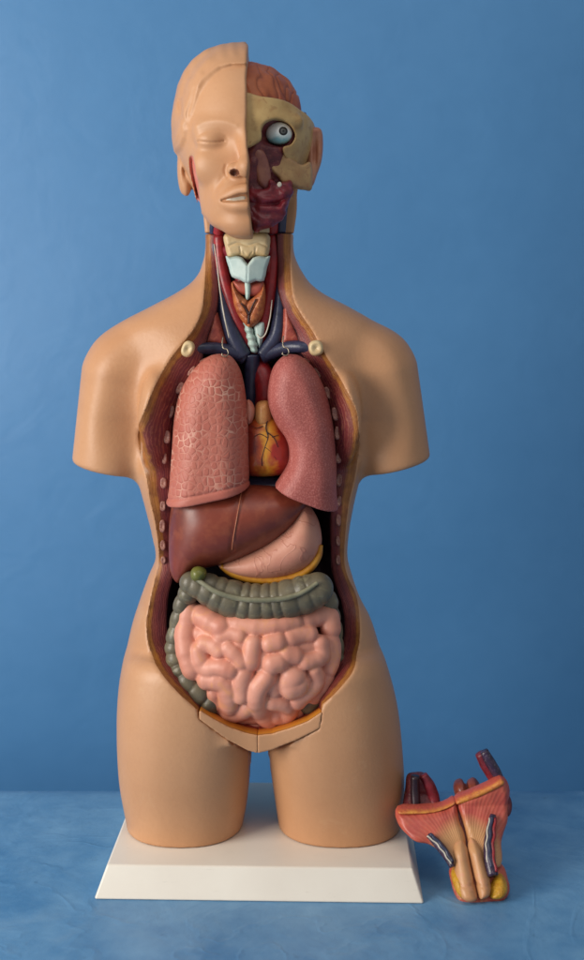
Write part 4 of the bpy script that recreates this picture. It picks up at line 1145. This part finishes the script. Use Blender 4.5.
lorgan('septum', [(447, 803), (462, 799), (474, 830), (482, 870), (478, 896), (470, 890), (462, 850)], 4, 6, M_MAROON, gi, dy=3)
M_CORD = painted('cord_dark', srgb(72, 52, 76), srgb(40, 30, 48), 180, .3, 200, .3, .0006, c3=srgb(132, 118, 128))
P = crspline(LP([(428, 835), (435, 841), (442, 849), (449, 859), (452, 867)], -11), 8); v, f = tube(P, [2.2, 3.8, 4.2, 3.8, 2.5], 12); new_mesh('spermatic_cord', v, f, M_CORD, gi)
P = crspline(LP([(493, 815), (491, 828), (489, 845), (490, 862), (493, 876)], -12), 8); v, f = tube(P, [2.8, 4.4, 5, 5.4, 5], 12); new_mesh('spermatic_cord', v, f, M_CORD, gi)
for q, mm, rr in (([(427, 836), (436, 843), (444, 853), (451, 864)], M_WHITE, .7), ([(430, 834), (438, 841.5), (446, 851), (452.5, 862)], M_NAVY, 1.6), ([(489.5, 818), (487, 836), (486.5, 852), (490, 872)], M_WHITE, .8), ([(495, 818), (494, 834), (493, 852), (496, 872)], M_RED, 1.5), ([(492, 816), (490, 834), (489, 850), (491, 868)], M_NAVY, 1.8)):
    P = crspline(LP(q, -15.5), 8); P[:, 0] += 0.5*np.sin(np.arange(len(P))*0.9); v, f = tube(P, rr, 10); new_mesh('cord_strand', v, f, mm, gi)
M_YEL = painted('fat_yellow', srgb(214, 164, 44), srgb(190, 132, 34), 170, .4, 260, .9, .0015, c3=srgb(150, 92, 30))
lorgan('testis', [(452, 872), (459, 868), (464, 880), (467, 893), (464, 899), (457, 893), (452.5, 882)], 7, 13, M_YEL, gi, dy=-5)
lorgan('testis', [(492, 878), (500, 872), (506, 880), (507, 890), (501, 897), (491, 897), (488, 890)], 8, 14, M_YEL, gi, dy=-3)
lorgan('scrotal_wall', [(450, 866), (470, 852), (500, 862), (507, 876), (509, 888), (503, 898), (490, 900), (478, 902), (466, 902), (456, 896), (451, 882)], 6, 10, painted('scrotum_red', srgb(196, 98, 74), srgb(176, 70, 58), 70, .4, c3=srgb(214, 150, 104)), gi, dy=4, spl=3)
def bl_post(f, X, Y, Z, d):
    m = line_d(X[:, 0, :], Z[:, 0, :], LP([(467, 778), (466.5, 786), (470, 794)], 10)[:, [0, 2]])[:, None, :]
    return f + 3*np.exp(-(m/1.8)**2) + .5*vnoise(X/5, Y/5, Z/5, 71)
lorgan('bladder', [(453, 789), (455, 782), (461, 779.5), (467, 781), (474, 778.5), (479, 783), (480, 791), (474, 798), (458, 800)], 9, 14, painted('bladder_brown', srgb(132, 64, 46), srgb(104, 44, 36), 80, .35), gi, dy=18, post=bl_post)
lorgan('vessel_stub', [(407, 776), (416, 773), (425, 774), (431, 783), (434, 800), (436, 811), (412, 811), (402, 808), (405, 790)], 6, 10, M_MAROON, gi, dy=22)
P = crspline(LP([(423, 775), (429, 785), (433, 796), (436, 808)], 14), 6); v, f = tube(P, [4, 5.5, 6, 5], 12); new_mesh('vessel_stub', v, f, M_DKRED, gi)
P = crspline(LP([(415, 776), (415, 790), (416, 806)], 8), 6); v, f = tube(P, [4.2, 4.6, 4.6], 12); new_mesh('vessel_stub', v, f, painted('vessel_black', srgb(50, 26, 36), srgb(34, 18, 26), 140, .35), gi)
P = crspline(LP([(480, 753), (486, 764), (492, 774), (498, 785)], 8), 6); v, f = tube(P, [5, 6.2, 6, 5.5], 14); new_mesh('vessel_stub', v, f, M_DKRED, gi)
P = crspline(LP([(484, 751), (490, 762), (496, 772), (501, 782)], 2), 6); v, f = tube(P, [4, 5, 4.8, 4], 14); new_mesh('vessel_stub', v, f, M_CORD, gi)
lorgan('hip_ring', [(502, 794), (508, 794), (512, 803), (510, 814), (504, 816), (501, 806)], 4, 7, painted('ring_dark', srgb(110, 34, 42), srgb(70, 22, 32), 120, .4), gi, dy=-2)

# ---------------------------------------------------------------- table and backdrop
def sheet(name, x0, x1, path, mat, nx=40, wob=0.0, seed=1):
    """sheet swept in x along a (y,z) path"""
    P = np.array(path, float); n = len(P)
    xs = np.linspace(x0, x1, nx)
    V = []
    for i, (y, z) in enumerate(P):
        for x in xs:
            V.append((x, y + wob*0.0, z))
    V = np.array(V)
    if wob:
        r = vnoise(V[:, 0]/90, V[:, 1]/90, V[:, 2]/90, seed)
        V[:, 1] += wob*r*(V[:, 2] > 5)
    F = []
    for i in range(n-1):
        for j in range(nx-1):
            F.append((i*nx+j, i*nx+j+1, (i+1)*nx+j+1, (i+1)*nx+j))
    return V, F
tp = [(y, 0) for y in np.linspace(-700, 105, 60)]
tp += [(105 + 90*math.sin(a), -90 + 90*math.cos(a)) for a in np.linspace(0.06, math.pi/2, 24)]
tp += [(195, z) for z in np.linspace(-100, -500, 12)]
v, f = sheet('tabletop', -1300, 1300, tp, M_TABLE, 60)
tag(new_mesh('tabletop', v, f, M_TABLE, origin=(0, 0, 0)), kind='structure')
v, f = sheet('backdrop', -1800, 1800, [(560, z) for z in np.linspace(-620, 2000, 60)], M_WALL, 80, 5.0, 7)
tag(new_mesh('backdrop', v, f, M_WALL, origin=(0, 560, 0)), kind='structure')

# ---------------------------------------------------------------- light and camera
def area(name, loc, target, size, energy, color=(1, 1, 1), sy=None):
    l = bpy.data.lights.new(name, 'AREA'); l.energy = energy; l.size = size; l.color = color
    if sy: l.shape = 'RECTANGLE'; l.size_y = sy
    o = bpy.data.objects.new(name, l); COL.objects.link(o); o.location = loc
    from mathutils import Vector
    o.rotation_euler = (Vector(target) - Vector(loc)).to_track_quat('-Z', 'Y').to_euler()
    return o
area('window_light', (-1.4, -0.9, 0.72), (-0.2, 0.2, 0.28), 0.9, 31, (1.0, 0.95, 0.88), 1.1)
area('overhead_fill', (0.1, -0.9, 2.1), (0.05, 0.1, 0.2), 1.4, 5, (1.0, 0.96, 0.9), 0.8)  # unseen fill lamp, added overhead to lift the front faces
w = bpy.data.worlds.new('World'); scene.world = w; w.use_nodes = True
w.node_tree.nodes['Background'].inputs[0].default_value = (0.92, 0.95, 1.0, 1)
w.node_tree.nodes['Background'].inputs[1].default_value = 0.33

cam = bpy.data.cameras.new('camera'); co = bpy.data.objects.new('camera', cam); COL.objects.link(co)
co.location = (0, -D/1000, CZ/1000); co.rotation_euler = (math.pi/2, 0, 0)
cam.sensor_fit = 'VERTICAL'; cam.sensor_height = 36; cam.lens = 36*D/960
cam.shift_y = -(480-CY)/960; cam.shift_x = 0.0
cam.clip_start = 0.05; cam.clip_end = 50
scene.camera = co
cam.dof.use_dof = True; cam.dof.focus_distance = 1.19; cam.dof.aperture_fstop = 3.6
vs = scene.view_settings
vs.view_transform = 'Standard'; vs.look = 'None'; vs.exposure = 0; vs.gamma = 1
